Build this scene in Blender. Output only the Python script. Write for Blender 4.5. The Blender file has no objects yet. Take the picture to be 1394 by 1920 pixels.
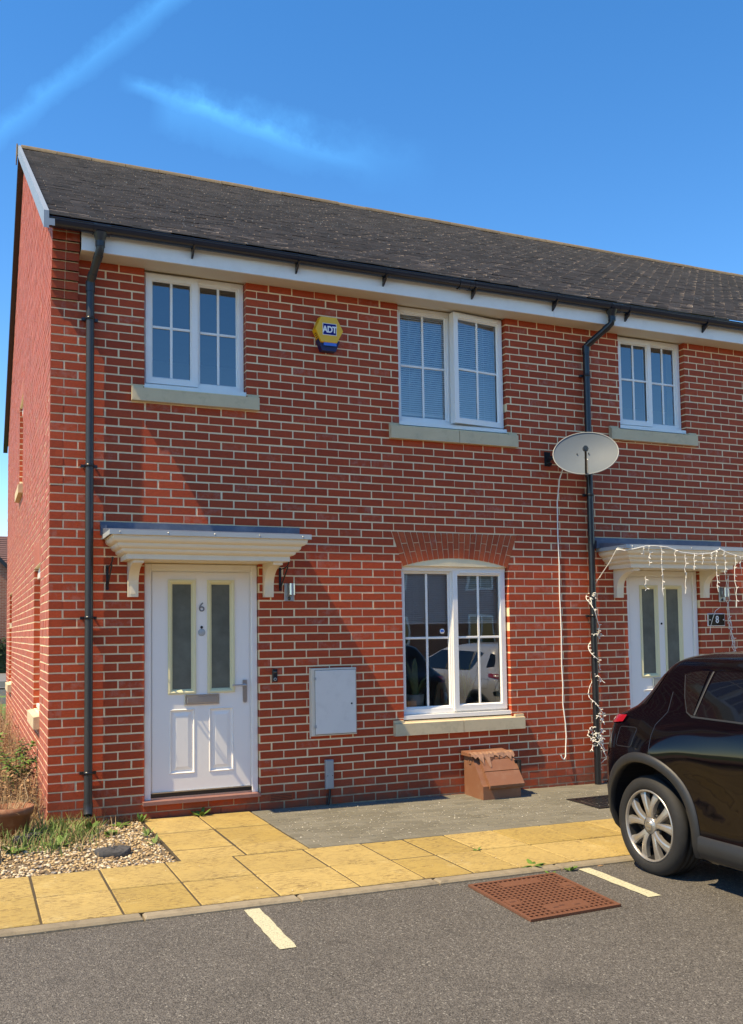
import bpy, math, random
from mathutils import Vector, Matrix
R = math.radians
random.seed(7)
S = bpy.context.scene
COL = S.collection

# ------------------------------------------------------------------ camera
cam_d = bpy.data.cameras.new('camera'); cam = bpy.data.objects.new('camera', cam_d); COL.objects.link(cam)
S.camera = cam
YAW, PITCH, ROLL = R(23.2835), R(3.4865), R(-0.802)
_f = Vector((math.sin(YAW), math.cos(YAW), 0)); _r = Vector((math.cos(YAW), -math.sin(YAW), 0)); _u = Vector((0, 0, 1))
_f, _u = math.cos(PITCH)*_f + math.sin(PITCH)*_u, -math.sin(PITCH)*_f + math.cos(PITCH)*_u
_r, _u = math.cos(ROLL)*_r + math.sin(ROLL)*_u, -math.sin(ROLL)*_r + math.cos(ROLL)*_u
m = Matrix((_r, _u, -_f)).transposed().to_4x4(); m.translation = Vector((-0.602, -8.155, 1.522))
cam.matrix_world = m
cam_d.sensor_fit = 'HORIZONTAL'; cam_d.sensor_width = 36; cam_d.lens = 1754.17/1394*36
cam_d.shift_y = (1077.47-960)/1394; cam_d.clip_start = 0.05; cam_d.clip_end = 2000
S.render.resolution_x, S.render.resolution_y = 743, 1024

# ------------------------------------------------------------------ light
SUN = Vector((-4.73, -1.0, 7.8)).normalized()           # towards the sun
el = math.asin(SUN.z); az = math.atan2(SUN.x, SUN.y)
sd = bpy.data.lights.new('sun', 'SUN'); sd.energy = 3.4; sd.angle = R(0.5); sd.color = (1.0, 0.92, 0.79)
so = bpy.data.objects.new('sun', sd); COL.objects.link(so); so.rotation_euler = SUN.to_track_quat('Z', 'Y').to_euler(); so.location = (-20, -10, 40)
W = bpy.data.worlds.new('World'); S.world = W; W.use_nodes = True
wn = W.node_tree.nodes; wl = W.node_tree.links; wn.clear()
def wN(t, **k):
    n = wn.new(t)
    for a, b in k.items(): setattr(n, a, b)
    return n
sky = wN('ShaderNodeTexSky', sky_type='NISHITA', sun_disc=False, sun_elevation=el, sun_rotation=az, air_density=0.9, dust_density=0.0, ozone_density=4.0, altitude=900)
bgn = wN('ShaderNodeBackground'); bgn.inputs[1].default_value = 0.15
out = wN('ShaderNodeOutputWorld')
hs = wN('ShaderNodeHueSaturation'); hs.inputs['Hue'].default_value = .508; hs.inputs['Saturation'].default_value = 1.32; hs.inputs['Value'].default_value = 1.2
wl.new(sky.outputs[0], hs.inputs['Color'])
tc = wN('ShaderNodeTexCoord')
def wmath(op, a, b=None, clamp=False):
    n = wN('ShaderNodeMath', operation=op, use_clamp=clamp)
    for i, v in enumerate((a, b)):
        if v is None: continue
        if isinstance(v, (int, float)): n.inputs[i].default_value = v
        else: wl.new(v, n.inputs[i])
    return n.outputs[0]
def wdot(v):
    n = wN('ShaderNodeVectorMath', operation='DOT_PRODUCT'); wl.new(tc.outputs['Generated'], n.inputs[0]); n.inputs[1].default_value = v
    return n.outputs['Value']
nz = wN('ShaderNodeTexNoise'); nz.inputs['Scale'].default_value = 22; nz.inputs['Detail'].default_value = 6; nz.inputs['Roughness'].default_value = .65
wl.new(tc.outputs['Generated'], nz.inputs['Vector'])
nz2 = wN('ShaderNodeTexNoise'); nz2.inputs['Scale'].default_value = 5; nz2.inputs['Detail'].default_value = 3
wl.new(tc.outputs['Generated'], nz2.inputs['Vector'])
col = hs.outputs[0]
def contrail(a, b, w, amt, ends):
    """an old vapour trail: a thin band of the sky dome along the great circle a-b"""
    global col
    a = Vector(a).normalized(); b = Vector(b).normalized(); n = a.cross(b).normalized(); t = n.cross(a).normalized()
    d = wmath('ABSOLUTE', wmath('ADD', wdot(n), wmath('MULTIPLY', wmath('SUBTRACT', nz.outputs[0], .5), w*1.6)))
    band = wmath('SUBTRACT', 1.0, wmath('DIVIDE', d, w), True)
    s = wdot(t); s1 = b.dot(t)
    e0 = wmath('DIVIDE', wmath('ADD', s, ends[0]), .02, True)
    e1 = wmath('DIVIDE', wmath('SUBTRACT', s1+ends[1], s), ends[2], True)
    k = wmath('MULTIPLY', wmath('MULTIPLY', band, amt), wmath('MULTIPLY', e0, e1))
    k = wmath('MULTIPLY', k, wmath('MULTIPLY', nz.outputs[0], 1.7))
    mx = wN('ShaderNodeMix', data_type='RGBA'); wl.new(k, mx.inputs[0]); wl.new(col, mx.inputs[6]); mx.inputs[7].default_value = (.55, 3.9, 10.5, 1)
    col = mx.outputs[2]
contrail((.02, .89, .46), (.16, .81, .57), .013, .17, (.5, .6, .05))
contrail((.12, .85, .51), (.37, .815, .45), .010, .21, (0.0, .0, .12))
contrail((.12, .86, .50), (.40, .80, .452), .03, .16, (-.03, .02, .14))
wl.new(col, bgn.inputs[0]); wl.new(bgn.outputs[0], out.inputs[0])
S.view_settings.view_transform = 'Standard'; S.view_settings.look = 'None'; S.view_settings.exposure = 1.03; S.view_settings.gamma = 1.0
S.view_settings.use_curve_mapping = False
S.view_settings.use_white_balance = True; S.view_settings.white_balance_temperature = 9700; S.view_settings.white_balance_tint = 6   # the camera's daylight-shade balance
S.render.engine = 'CYCLES'

# ------------------------------------------------------------------ mesh + object helpers
ORG = {}
class MB:
    def __init__(s): s.v = []; s.f = []; s.sm = []
    def add(s, vs, fs, smooth=False):
        o = len(s.v); s.v += [Vector(p) for p in vs]
        for f in fs: s.f.append([i+o for i in f]); s.sm.append(smooth)
        return s
    def box(s, x0, x1, y0, y1, z0, z1):
        return s.add([(x0,y0,z0),(x1,y0,z0),(x1,y1,z0),(x0,y1,z0),(x0,y0,z1),(x1,y0,z1),(x1,y1,z1),(x0,y1,z1)],
                     [(0,3,2,1),(4,5,6,7),(0,1,5,4),(1,2,6,5),(2,3,7,6),(3,0,4,7)])
    def hexa(s, p):     # eight corners, same order as box
        return s.add(p, [(0,3,2,1),(4,5,6,7),(0,1,5,4),(1,2,6,5),(2,3,7,6),(3,0,4,7)])
    def bbox(s, x0, x1, y0, y1, z0, z1, b=.004):   # box with bevelled front-facing rim on -y side and on top
        P = []
        for (yy, e) in ((y0, b), (y0+b, 0), (y1, 0)):
            P += [(x0+e,yy,z0+e),(x1-e,yy,z0+e),(x1-e,yy,z1-e),(x0+e,yy,z1-e)]
        F = [(0,1,2,3)]
        for k in (0, 4):
            for i in range(4): F.append((k+i, k+4+i, k+4+(i+1)%4, k+(i+1)%4))
        F.append((11,10,9,8))
        return s.add(P, F)
    def slab(s, x0, x1, y0, y1, z0, z1, b=.006):   # bevelled on top
        P = []
        for (zz, e) in ((z1, b), (z1-b, 0), (z0, 0)):
            P += [(x0+e,y0+e,zz),(x1-e,y0+e,zz),(x1-e,y1-e,zz),(x0+e,y1-e,zz)]
        F = [(0,1,2,3)]
        for k in (0, 4):
            for i in range(4): F.append((k+i, k+4+i, k+4+(i+1)%4, k+(i+1)%4))
        return s.add(P, F)
    def prism(s, poly, fn, d0, d1):                # poly in 2-D, fn(a,b,d)->xyz
        n = len(poly)
        s.add([fn(a, b, d0) for a, b in poly] + [fn(a, b, d1) for a, b in poly],
              [list(range(n))[::-1], list(range(n, 2*n))] + [(i, (i+1) % n, n+(i+1) % n, n+i) for i in range(n)])
        return s
    def tube(s, pts, r, n=10, caps=True):
        pts = [Vector(p) for p in pts]; N = len(pts); rs = r if isinstance(r, (list, tuple)) else [r]*N
        vs = []; ref = None
        for i, p in enumerate(pts):
            t = (pts[min(i+1, N-1)] - pts[max(i-1, 0)]).normalized()
            if ref is None: ref = Vector((0,0,1)) if abs(t.z) < .9 else Vector((1,0,0))
            a = t.cross(ref).normalized(); b = t.cross(a).normalized(); ref = -b if False else ref - t*ref.dot(t)
            if ref.length < 1e-4: ref = Vector((0,1,0))
            for k in range(n):
                q = 2*math.pi*k/n; vs.append(p + rs[i]*(math.cos(q)*a + math.sin(q)*b))
        fs = [(i*n+k, i*n+(k+1) % n, (i+1)*n+(k+1) % n, (i+1)*n+k) for i in range(N-1) for k in range(n)]
        s.add(vs, fs, True)
        if caps: s.add(vs[:n], [list(range(n))]); s.add(vs[-n:], [list(range(n))[::-1]])
        return s
    def lathe(s, prof, fn, n=32, smooth=True):     # prof (r,h); fn(a,b,h)->xyz
        vs = [fn(r*math.cos(2*math.pi*k/n), r*math.sin(2*math.pi*k/n), h) for r, h in prof for k in range(n)]
        return s.add(vs, [(i*n+k, i*n+(k+1) % n, (i+1)*n+(k+1) % n, (i+1)*n+k) for i in range(len(prof)-1) for k in range(n)], smooth)
    def grid(s, rows, smooth=True, closed=False):
        n = len(rows[0]); vs = [p for r in rows for p in r]
        fs = [(i*n+k, i*n+(k+1) % n, (i+1)*n+(k+1) % n, (i+1)*n+k) for i in range(len(rows)-1) for k in range(n if closed else n-1)]
        return s.add(vs, fs, smooth)
    def xform(s, fn, start=0):
        for i in range(start, len(s.v)): s.v[i] = Vector(fn(s.v[i]))
        return s
    def build(s, name, mat, parent=None, loc=None):
        o0 = ORG[parent.name] if parent is not None else (Vector(loc) if loc is not None else Vector((0,0,0)))
        me = bpy.data.meshes.new(name); me.from_pydata([tuple(p - o0) for p in s.v], [], s.f); me.update()
        for p, q in zip(me.polygons, s.sm): p.use_smooth = q
        me.materials.append(mat)
        o = bpy.data.objects.new(name, me); COL.objects.link(o)
        if parent is not None: o.parent = parent
        else: o.location = o0
        ORG[o.name] = o0
        return o
def tag(o, label=None, cat=None, group=None, kind=None):
    if label: o['label'] = label
    if cat: o['category'] = cat
    if group: o['group'] = group
    if kind: o['kind'] = kind
    return o
def thing(name, label, cat, loc, group=None):
    o = bpy.data.objects.new(name, None); COL.objects.link(o); o.location = loc; o.empty_display_size = .1
    ORG[o.name] = Vector(loc); return tag(o, label, cat, group)
def struct(name, mb, mat): return tag(mb.build(name, mat), kind='structure')
def fixnormals(o):
    import bmesh
    b = bmesh.new(); b.from_mesh(o.data); bmesh.ops.recalc_face_normals(b, faces=b.faces); b.to_mesh(o.data); b.free(); return o
XZ = lambda a, b, d: (a, d, b)       # draw in the facade plane, depth = y
YZ = lambda a, b, d: (d, a, b)       # draw in a side plane, depth = x
def gz(x): return -.03 - .011*x      # the site falls gently to the right

# ------------------------------------------------------------------ materials
class NT:
    def __init__(s, name):
        s.m = bpy.data.materials.new(name); s.m.use_nodes = True; s.n = s.m.node_tree.nodes; s.l = s.m.node_tree.links
        s.b = s.n['Principled BSDF']; s.geo = s.n.new('ShaderNodeNewGeometry'); s.pos = s.geo.outputs['Position']; s.isl = s.geo.outputs['Random Per Island']
    def put(s, v, sock):
        if isinstance(v, (int, float)): sock.default_value = v
        elif isinstance(v, (tuple, list)): sock.default_value = tuple(v) + ((1,) if len(v) == 3 and sock.type == 'RGBA' else ())
        else: s.l.new(v, sock)
    def math(s, op, a, b=0.0, clamp=False):
        n = s.n.new('ShaderNodeMath'); n.operation = op; n.use_clamp = clamp; s.put(a, n.inputs[0]); s.put(b, n.inputs[1]); return n.outputs[0]
    def scale(s, v3):
        n = s.n.new('ShaderNodeVectorMath'); n.operation = 'MULTIPLY'; s.l.new(s.pos, n.inputs[0]); n.inputs[1].default_value = v3; return n.outputs[0]
    def noise(s, scale, detail=4, rough=.6, vec=None):
        n = s.n.new('ShaderNodeTexNoise'); n.inputs['Scale'].default_value = scale; n.inputs['Detail'].default_value = detail; n.inputs['Roughness'].default_value = rough
        s.l.new(vec or s.pos, n.inputs['Vector']); return n.outputs[0]
    def voro(s, scale, out='Distance', vec=None, feature='F1'):
        n = s.n.new('ShaderNodeTexVoronoi'); n.feature = feature; n.inputs['Scale'].default_value = scale; s.l.new(vec or s.pos, n.inputs['Vector']); return n.outputs[out]
    def ramp(s, f, stops):
        n = s.n.new('ShaderNodeValToRGB'); e = n.color_ramp.elements
        while len(e) < len(stops): e.new(.5)
        for x, (p, c) in zip(e, stops): x.position = p; x.color = tuple(c) + ((1,) if len(c) == 3 else ()) if isinstance(c, (tuple, list)) else (c, c, c, 1)
        s.put(f, n.inputs[0]); return n.outputs[0]
    def mix(s, f, a, b, blend='MIX'):
        n = s.n.new('ShaderNodeMix'); n.data_type = 'RGBA'; n.blend_type = blend; s.put(f, n.inputs[0]); s.put(a, n.inputs[6]); s.put(b, n.inputs[7]); return n.outputs[2]
    def hsv(s, c, h=.5, sat=1.0, v=1.0):
        n = s.n.new('ShaderNodeHueSaturation'); s.put(h, n.inputs[0]); s.put(sat, n.inputs[1]); s.put(v, n.inputs[2]); s.put(c, n.inputs[4]); return n.outputs[0]
    def bump(s, h, strength=.5, dist=.01):
        n = s.n.new('ShaderNodeBump'); n.inputs['Strength'].default_value = strength; n.inputs['Distance'].default_value = dist; s.put(h, n.inputs['Height']); s.l.new(n.outputs[0], s.b.inputs['Normal'])
    def fin(s, color, rough=.6, metal=0, spec=.5, coat=0):
        s.put(color, s.b.inputs['Base Color']); s.put(rough, s.b.inputs['Roughness']); s.put(metal, s.b.inputs['Metallic'])
        s.put(spec, s.b.inputs['Specular IOR Level']); s.put(coat, s.b.inputs['Coat Weight']); return s.m
def mk(name, base, rough=.5, var=.12, nscale=9, isl=0, bump=0, bscale=60, metal=0, spec=.5, coat=0, dirt=None):
    t = NT(name); f = t.noise(nscale, 5)
    v = t.math('ADD', 1-var, t.math('MULTIPLY', f, 2*var))
    if isl: v = t.math('MULTIPLY', v, t.math('ADD', 1-isl, t.math('MULTIPLY', t.isl, 2*isl)))
    c = t.hsv(base, v=v)
    if dirt:
        g = t.ramp(t.noise(dirt[2], 6, .7), [(.5, 0.0), (.75, 1.0)]); c = t.mix(t.math('MULTIPLY', g, dirt[1]), c, dirt[0])
    if bump: t.bump(t.noise(bscale, 5, .7), bump, .004)
    return t.fin(c, rough, metal, spec, coat)

def brick_mat(name, dark, light):
    t = NT(name)
    c = t.mix(t.isl, dark, light)
    c = t.hsv(c, v=t.math('ADD', .88, t.math('MULTIPLY', t.math('FRACT', t.math('MULTIPLY', t.isl, 17.3)), .24)))
    g = t.noise(26, 6, .7, t.scale((1, 1, 2.2)))
    c = t.mix(t.math('MULTIPLY', t.ramp(g, [(.35, 1.0), (.6, 0.0)]), .28), c, (.17, .026, .012))
    c = t.mix(t.math('MULTIPLY', t.ramp(t.noise(90, 3, .7), [(.58, 0.0), (.8, 1.0)]), .35), c, (.36, .17, .11))
    # lime bloom on scattered bricks, with sun sheen painted into the same pale patches
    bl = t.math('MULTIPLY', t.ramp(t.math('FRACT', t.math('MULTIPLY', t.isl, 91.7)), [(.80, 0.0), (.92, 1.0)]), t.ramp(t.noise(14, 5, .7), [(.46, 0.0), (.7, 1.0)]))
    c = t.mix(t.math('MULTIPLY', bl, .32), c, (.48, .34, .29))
    # soil splash and algae in the lowest courses
    sp = t.n.new('ShaderNodeSeparateXYZ'); t.l.new(t.pos, sp.inputs[0])
    low = t.math('MULTIPLY', t.math('DIVIDE', t.math('SUBTRACT', .30, sp.outputs[2]), .35, True), t.ramp(t.noise(5, 5, .7), [(.35, 0.0), (.65, 1.0)]))
    c = t.mix(t.math('MULTIPLY', low, .75), c, (.15, .085, .055))
    t.bump(t.math('ADD', t.noise(160, 4, .7), t.math('MULTIPLY', t.noise(40, 3, .6, t.scale((1, 1, 4))), 1.2)), .55, .0035)
    t.b.inputs['Sheen Weight'].default_value = .30; t.b.inputs['Sheen Roughness'].default_value = .35; t.b.inputs['Sheen Tint'].default_value = (1, .86, .76, 1)
    return t.fin(c, .62, spec=.28)
M = {}
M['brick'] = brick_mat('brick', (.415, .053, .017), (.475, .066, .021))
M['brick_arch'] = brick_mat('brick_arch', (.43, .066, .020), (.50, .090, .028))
def mortar():
    t = NT('mortar'); c = t.mix(t.noise(7, 6, .7), (.88, .69, .42), (.96, .79, .52))
    c = t.mix(t.math('MULTIPLY', t.noise(120, 3, .7), .15), c, (.42, .34, .25)); sp = t.n.new('ShaderNodeSeparateXYZ'); t.l.new(t.pos, sp.inputs[0])
    low = t.math('MULTIPLY', t.math('DIVIDE', t.math('SUBTRACT', .24, sp.outputs[2]), .22, True), t.ramp(t.noise(7, 5, .7), [(.25, .35), (.6, 1.0)]))
    c = t.mix(t.math('MULTIPLY', low, .85), c, (.22, .15, .10)); c = t.mix(t.math('MULTIPLY', t.ramp(t.noise(1.7, 5, .7), [(.5, 0.0), (.75, 1.0)]), .35), c, (.45, .35, .25))
    t.bump(t.noise(220, 4, .7), .6, .003); return t.fin(c, .9)
M['mortar'] = mortar()
def tile_mat():
    t = NT('roof_tile'); c = t.mix(t.isl, (.155, .128, .115), (.235, .195, .176))
    c = t.mix(t.math('MULTIPLY', t.ramp(t.noise(34, 6, .75), [(.5, 0.0), (.72, 1.0)]), .3), c, (.26, .22, .185))
    pick = t.ramp(t.math('FRACT', t.math('MULTIPLY', t.isl, 37.9)), [(.55, 0.0), (.62, 1.0)])
    spot = t.math('MULTIPLY', t.ramp(t.noise(52, 3, .6), [(.63, 0.0), (.68, 1.0)]), pick)
    c = t.mix(t.math('MULTIPLY', spot, .8), c, (.62, .59, .54))
    t.bump(t.noise(140, 4, .7), .5, .003); return t.fin(c, .72, spec=.4)
M['roof_tile'] = tile_mat()
M['ridge_tile'] = mk('ridge_tile', (.17, .125, .075), .85, .35, 14, isl=.15, bump=.5, bscale=70, dirt=((.07, .06, .045), .7, 9))
M['upvc'] = mk('white_upvc', (.84, .82, .78), .28, .02, 3, spec=.5, dirt=((.55, .53, .48), .18, 4))
M['bead'] = mk('glazing_bead', (.72, .72, .72), .3, .02, 3)
M['fascia'] = mk('white_fascia', (.82, .80, .765), .35, .03, 3, dirt=((.42, .40, .34), .25, 2.2))
M['soffit'] = mk('cream_soffit', (.62, .56, .47), .5, .05, 2)
M['cream'] = mk('cream_canopy', (.80, .70, .54), .4, .04, 5, dirt=((.5, .44, .33), .25, 5))
M['sill'] = mk('stone_sill', (.60, .485, .315), .85, .10, 8, bump=.35, bscale=120, dirt=((.22, .20, .13), .45, 6))
M['lead'] = mk('lead_flashing', (.085, .11, .16), .5, .3, 7, bump=.3, bscale=18, dirt=((.25, .26, .28), .5, 5))
M['edge_trim'] = mk('canopy_edge_trim', (.36, .40, .42), .45, .12, 9)
M['black'] = mk('black_plastic', (.012, .014, .018), .28, .2, 9, spec=.5)
M['pipe'] = mk('grey_black_pipe', (.030, .031, .033), .40, .3, 12, spec=.5)
M['gutter'] = mk('dark_gutter', (.006, .012, .025), .22, .2, 6, spec=.6)
M['verge'] = mk('grey_verge', (.26, .31, .36), .45, .12, 5)
M['door'] = mk('white_door', (.83, .81, .775), .3, .02, 3, bump=.05, bscale=40)
M['door_bead'] = mk('cream_door_bead', (.74, .68, .42), .4, .05, 6)
M['chrome'] = mk('satin_chrome', (.55, .55, .55), .28, .1, 30, metal=1)
M['steel'] = mk('brushed_steel', (.5, .49, .47), .38, .1, 20, metal=1)
M['threshold'] = mk('red_threshold_tile', (.27, .13, .11), .6, .2, 12, bump=.2)
M['meter'] = mk('pale_meter_box', (.68, .67, .64), .45, .05, 6, dirt=((.45, .44, .42), .3, 8))
M['meter_side'] = mk('cream_meter_frame', (.66, .60, .50), .5, .05, 6)
M['grey'] = mk('grey_plastic', (.33, .34, .34), .5, .1, 14)
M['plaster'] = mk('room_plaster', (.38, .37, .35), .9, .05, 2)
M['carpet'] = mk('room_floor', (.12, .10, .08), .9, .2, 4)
M['blind'] = mk('blind_slat', (.80, .79, .76), .5, .05, 6)
M['yellow'] = mk('yellow_plastic', (.86, .44, .02), .35, .05, 9)
M['navy'] = mk('navy_plastic', (.006, .006, .06), .4, .1, 9)
M['lens_blue'] = mk('blue_lens', (.02, .14, .55), .15, .1, 9)
M['logo_blue'] = mk('logo_blue', (.004, .010, .16), .6, .02, 9, spec=.15)
M['white_print'] = mk('white_print', (.8, .8, .8), .45, .02, 9)
M['grey_print'] = mk('grey_number', (.18, .18, .19), .35, .05, 9)
M['dish'] = mk('mesh_dish', (.110, .138, .165), .6, .08, 6, spec=.3)
M['dish_rim'] = mk('dish_rim', (.26, .27, .27), .4, .05, 6)
M['cable'] = mk('white_cable', (.78, .76, .70), .45, .05, 10)
M['kerb'] = mk('concrete_kerb', (.265, .22, .155), .9, .25, 16, isl=.12, bump=.6, bscale=180, dirt=((.10, .08, .055), .75, 9))
M['brown'] = mk('brown_plastic', (.235, .10, .055), .55, .12, 10, bump=.15, dirt=((.32, .20, .14), .4, 8))
M['brown_torn'] = mk('torn_foil', (.30, .16, .10), .4, .5, 26, bump=.5, bscale=60)
M['terracotta'] = mk('terracotta', (.25, .095, .048), .8, .15, 12, bump=.3, bscale=90, dirt=((.45, .32, .22), .35, 12))
M['pot_white'] = mk('white_pot', (.55, .54, .50), .5, .05, 8)
M['rubber'] = mk('tyre_rubber', (.012, .012, .0125), .75, .25, 20, bump=.2, bscale=150, dirt=((.035, .032, .03), .4, 12))
M['alloy'] = mk('alloy_wheel', (.40, .375, .345), .36, .06, 20, metal=.7)
M['dark_metal'] = mk('dark_metal', (.03, .03, .032), .5, .2, 20, metal=.6)
M['cladding'] = mk('grey_cladding', (.017, .018, .020), .5, .2, 20, bump=.12, bscale=220)
M['red_lamp'] = mk('red_lamp', (.30, .006, .018), .12, .05, 9, coat=.6)
M['clear_lamp'] = mk('clear_lamp', (.6, .58, .56), .15, .05, 9, coat=.6)
M['stone'] = mk('dark_stone', (.055, .055, .058), .85, .4, 14, bump=.8, bscale=30)
M['wood'] = mk('pale_wood', (.34, .22, .12), .6, .2, 6)
def pebble_mat():
    t = NT('pebbles'); k2 = t.math('FRACT', t.math('MULTIPLY', t.isl, 53.7)); c = t.mix(t.isl, (.52, .38, .20), (.40, .26, .13))
    c = t.mix(t.ramp(k2, [(.55, 0.0), (.58, 1.0)]), c, (.66, .56, .40)); c = t.mix(t.ramp(k2, [(.80, 0.0), (.82, 1.0)]), c, (.20, .13, .075)); c = t.mix(t.ramp(k2, [(.94, 0.0), (.95, 1.0)]), c, (.30, .28, .26))
    c = t.hsv(c, v=t.math('ADD', .75, t.math('MULTIPLY', t.noise(90, 3), .5))); return t.fin(c, .75)
M['pebble'] = pebble_mat()
M['soil'] = mk('gravel_soil', (.15, .11, .07), .95, .5, 24, bump=1.0, bscale=70)
M['earth'] = mk('dry_earth', (.26, .18, .11), .95, .45, 9, bump=1.0, bscale=30)
M['straw'] = mk('dry_stems', (.36, .25, .14), .9, .2, 6, isl=.4)
M['dead_leaf'] = mk('dead_leaf', (.24, .145, .075), .9, .2, 6, isl=.5)
M['leaf'] = mk('green_leaf', (.085, .16, .025), .6, .2, 8, isl=.4)
M['leaf_pale'] = mk('pale_grass', (.13, .20, .045), .7, .2, 8, isl=.4)
M['snake'] = mk('snake_leaf', (.16, .21, .09), .5, .5, 28, isl=.2)
M['petal'] = mk('fallen_petals', (.74, .69, .58), .9, .05, 9, isl=.25)
M['grass'] = mk('lawn', (.10, .17, .035), .95, .3, 3, bump=.8, bscale=20)
M['hedge'] = mk('hedge_leaf', (.03, .05, .018), .8, .2, 4, isl=.5)
M['far_road'] = mk('far_tarmac', (.17, .17, .175), .9, .1, 3)
M['far_roof'] = mk('far_roof_tile', (.17, .09, .08), .8, .12, 6, isl=.15)
M['silver_paint'] = mk('silver_paint', (.62, .63, .64), .3, .03, 5, metal=.3, coat=.7)
M['paint'] = mk('purple_black_paint', (.0020, .0014, .0030), .10, .2, 5, spec=.12, coat=.42)
M['gloss_black'] = mk('gloss_black', (.004, .004, .005), .08, .1, 5, spec=.6, coat=.8)
M['tint'] = mk('tinted_glass', (.004, .004, .006), .03, .1, 5, spec=.6)
def rust():
    t = NT('rusty_iron'); c = t.mix(t.noise(9, 6, .7), (.13, .048, .024), (.21, .086, .046)); c = t.mix(t.math('MULTIPLY', t.noise(60, 5, .7), .5), c, (.12, .04, .02))
    t.bump(t.noise(120, 4, .7), .4, .003); return t.fin(c, .75)
M['rust'] = rust()
M['rust_pit'] = mk('rust_pit', (.09, .032, .018), .9, .3, 20)
def asphalt():
    t = NT('asphalt')
    c = t.mix(t.noise(1.6, 5, .65), (.086, .079, .071), (.130, .120, .109))
    cell = t.voro(135, 'Color'); sep = t.n.new('ShaderNodeSeparateColor'); t.l.new(cell, sep.inputs[0])
    c = t.hsv(c, v=t.math('MULTIPLY', t.math('ADD', .55, t.math('MULTIPLY', sep.outputs[0], .9)), t.math('ADD', .72, t.math('MULTIPLY', t.noise(38, 4, .7), .56))))
    c = t.mix(t.math('MULTIPLY', t.ramp(sep.outputs[1], [(.95, 0.0), (.98, 1.0)]), .6), c, (.34, .325, .29))
    c = t.mix(t.math('MULTIPLY', t.ramp(t.noise(2.3, 4, .6), [(.62, 0.0), (.72, 1.0)]), .35), c, (.05, .047, .044))
    t.bump(t.math('ADD', t.voro(130), t.math('MULTIPLY', t.noise(40, 3), .6)), .9, .006); return t.fin(c, .85, spec=.35)
M['asphalt'] = asphalt()
def slabmat():
    t = NT('yellow_slab'); c = t.mix(t.isl, (.375, .262, .085), (.475, .342, .135))
    c = t.hsv(c, v=t.math('ADD', .86, t.math('MULTIPLY', t.noise(3, 4), .28)))
    w = t.noise(30, 8, .78, t.scale((.7, 2.2, 1))); w2 = t.noise(5, 5, .65)
    c = t.mix(t.math('MULTIPLY', t.ramp(w, [(.50, 0.0), (.57, 1.0)]), t.ramp(w2, [(.36, .12), (.60, .9)])), c, (.155, .10, .045))
    c = t.mix(t.math('MULTIPLY', t.ramp(t.noise(1.3, 5, .7), [(.45, 0.0), (.7, 1.0)]), .35), c, (.30, .22, .10)); c = t.mix(t.math('MULTIPLY', t.ramp(t.noise(3.1, 6, .75), [(.58, 0.0), (.68, 1.0)]), .3), c, (.56, .46, .24))
    t.bump(t.math('ADD', t.noise(14, 7, .7, t.scale((.8, 2.6, 1))), t.math('MULTIPLY', t.noise(150, 3), .15)), .5, .012); return t.fin(c, .85, spec=.3)
M['slab'] = slabmat()
def pavermat():
    t = NT('grey_paver'); c = t.mix(t.isl, (.135, .126, .100), (.185, .174, .142))
    c = t.mix(t.math('MULTIPLY', t.ramp(t.noise(60, 5, .75), [(.5, 0.0), (.75, 1.0)]), .5), c, (.27, .255, .21))
    c = t.mix(t.math('MULTIPLY', t.ramp(t.noise(2.2, 5, .7), [(.45, 0.0), (.7, 1.0)]), .4), c, (.13, .12, .09))
    t.bump(t.noise(130, 4, .7), .5, .003); return t.fin(c, .9, spec=.3)
M['paver'] = pavermat()
M['joint_sand'] = mk('joint_sand', (.065, .048, .026), .95, .3, 20)
def linepaint():
    t = NT('worn_line_paint'); c = t.mix(t.ramp(t.noise(70, 5, .8), [(.48, 0.0), (.62, 1.0)]), (.52, .50, .34), (.25, .23, .17))
    c = t.mix(t.math('MULTIPLY', t.noise(14, 4), .4), c, (.58, .56, .40)); t.bump(t.voro(130), .5, .004); return t.fin(c, .8)
M['line'] = linepaint()
def glass(name, k, add, tint, rough=0.0):
    t = NT(name); fr = t.n.new('ShaderNodeFresnel'); fr.inputs[0].default_value = 1.5
    f = t.math('ADD', t.math('MULTIPLY', fr.outputs[0], k), add, True)
    tr = t.n.new('ShaderNodeBsdfTransparent'); tr.inputs[0].default_value = tint + (1,)
    gl = t.n.new('ShaderNodeBsdfGlossy'); gl.inputs['Roughness'].default_value = rough; gl.inputs[0].default_value = (.95, .97, 1, 1)
    b = t.n.new('ShaderNodeBump'); b.inputs['Strength'].default_value = .05; b.inputs['Distance'].default_value = .02; t.l.new(t.noise(2.2, 1), b.inputs['Height']); t.l.new(b.outputs[0], gl.inputs['Normal'])
    mx = t.n.new('ShaderNodeMixShader'); t.l.new(f, mx.inputs[0]); t.l.new(tr.outputs[0], mx.inputs[1]); t.l.new(gl.outputs[0], mx.inputs[2])
    t.l.new(mx.outputs[0], t.n['Material Output'].inputs[0]); return t.m
M['glass'] = glass('window_glass', 2.5, .09, (.90, .93, .93))
M['door_glass'] = mk('obscured_glass', (.12, .135, .115), .13, .6, 5, bump=.12, bscale=30, spec=.9)
M['car_glass'] = glass('car_glass', 1.0, .01, (.05, .05, .06))
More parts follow.
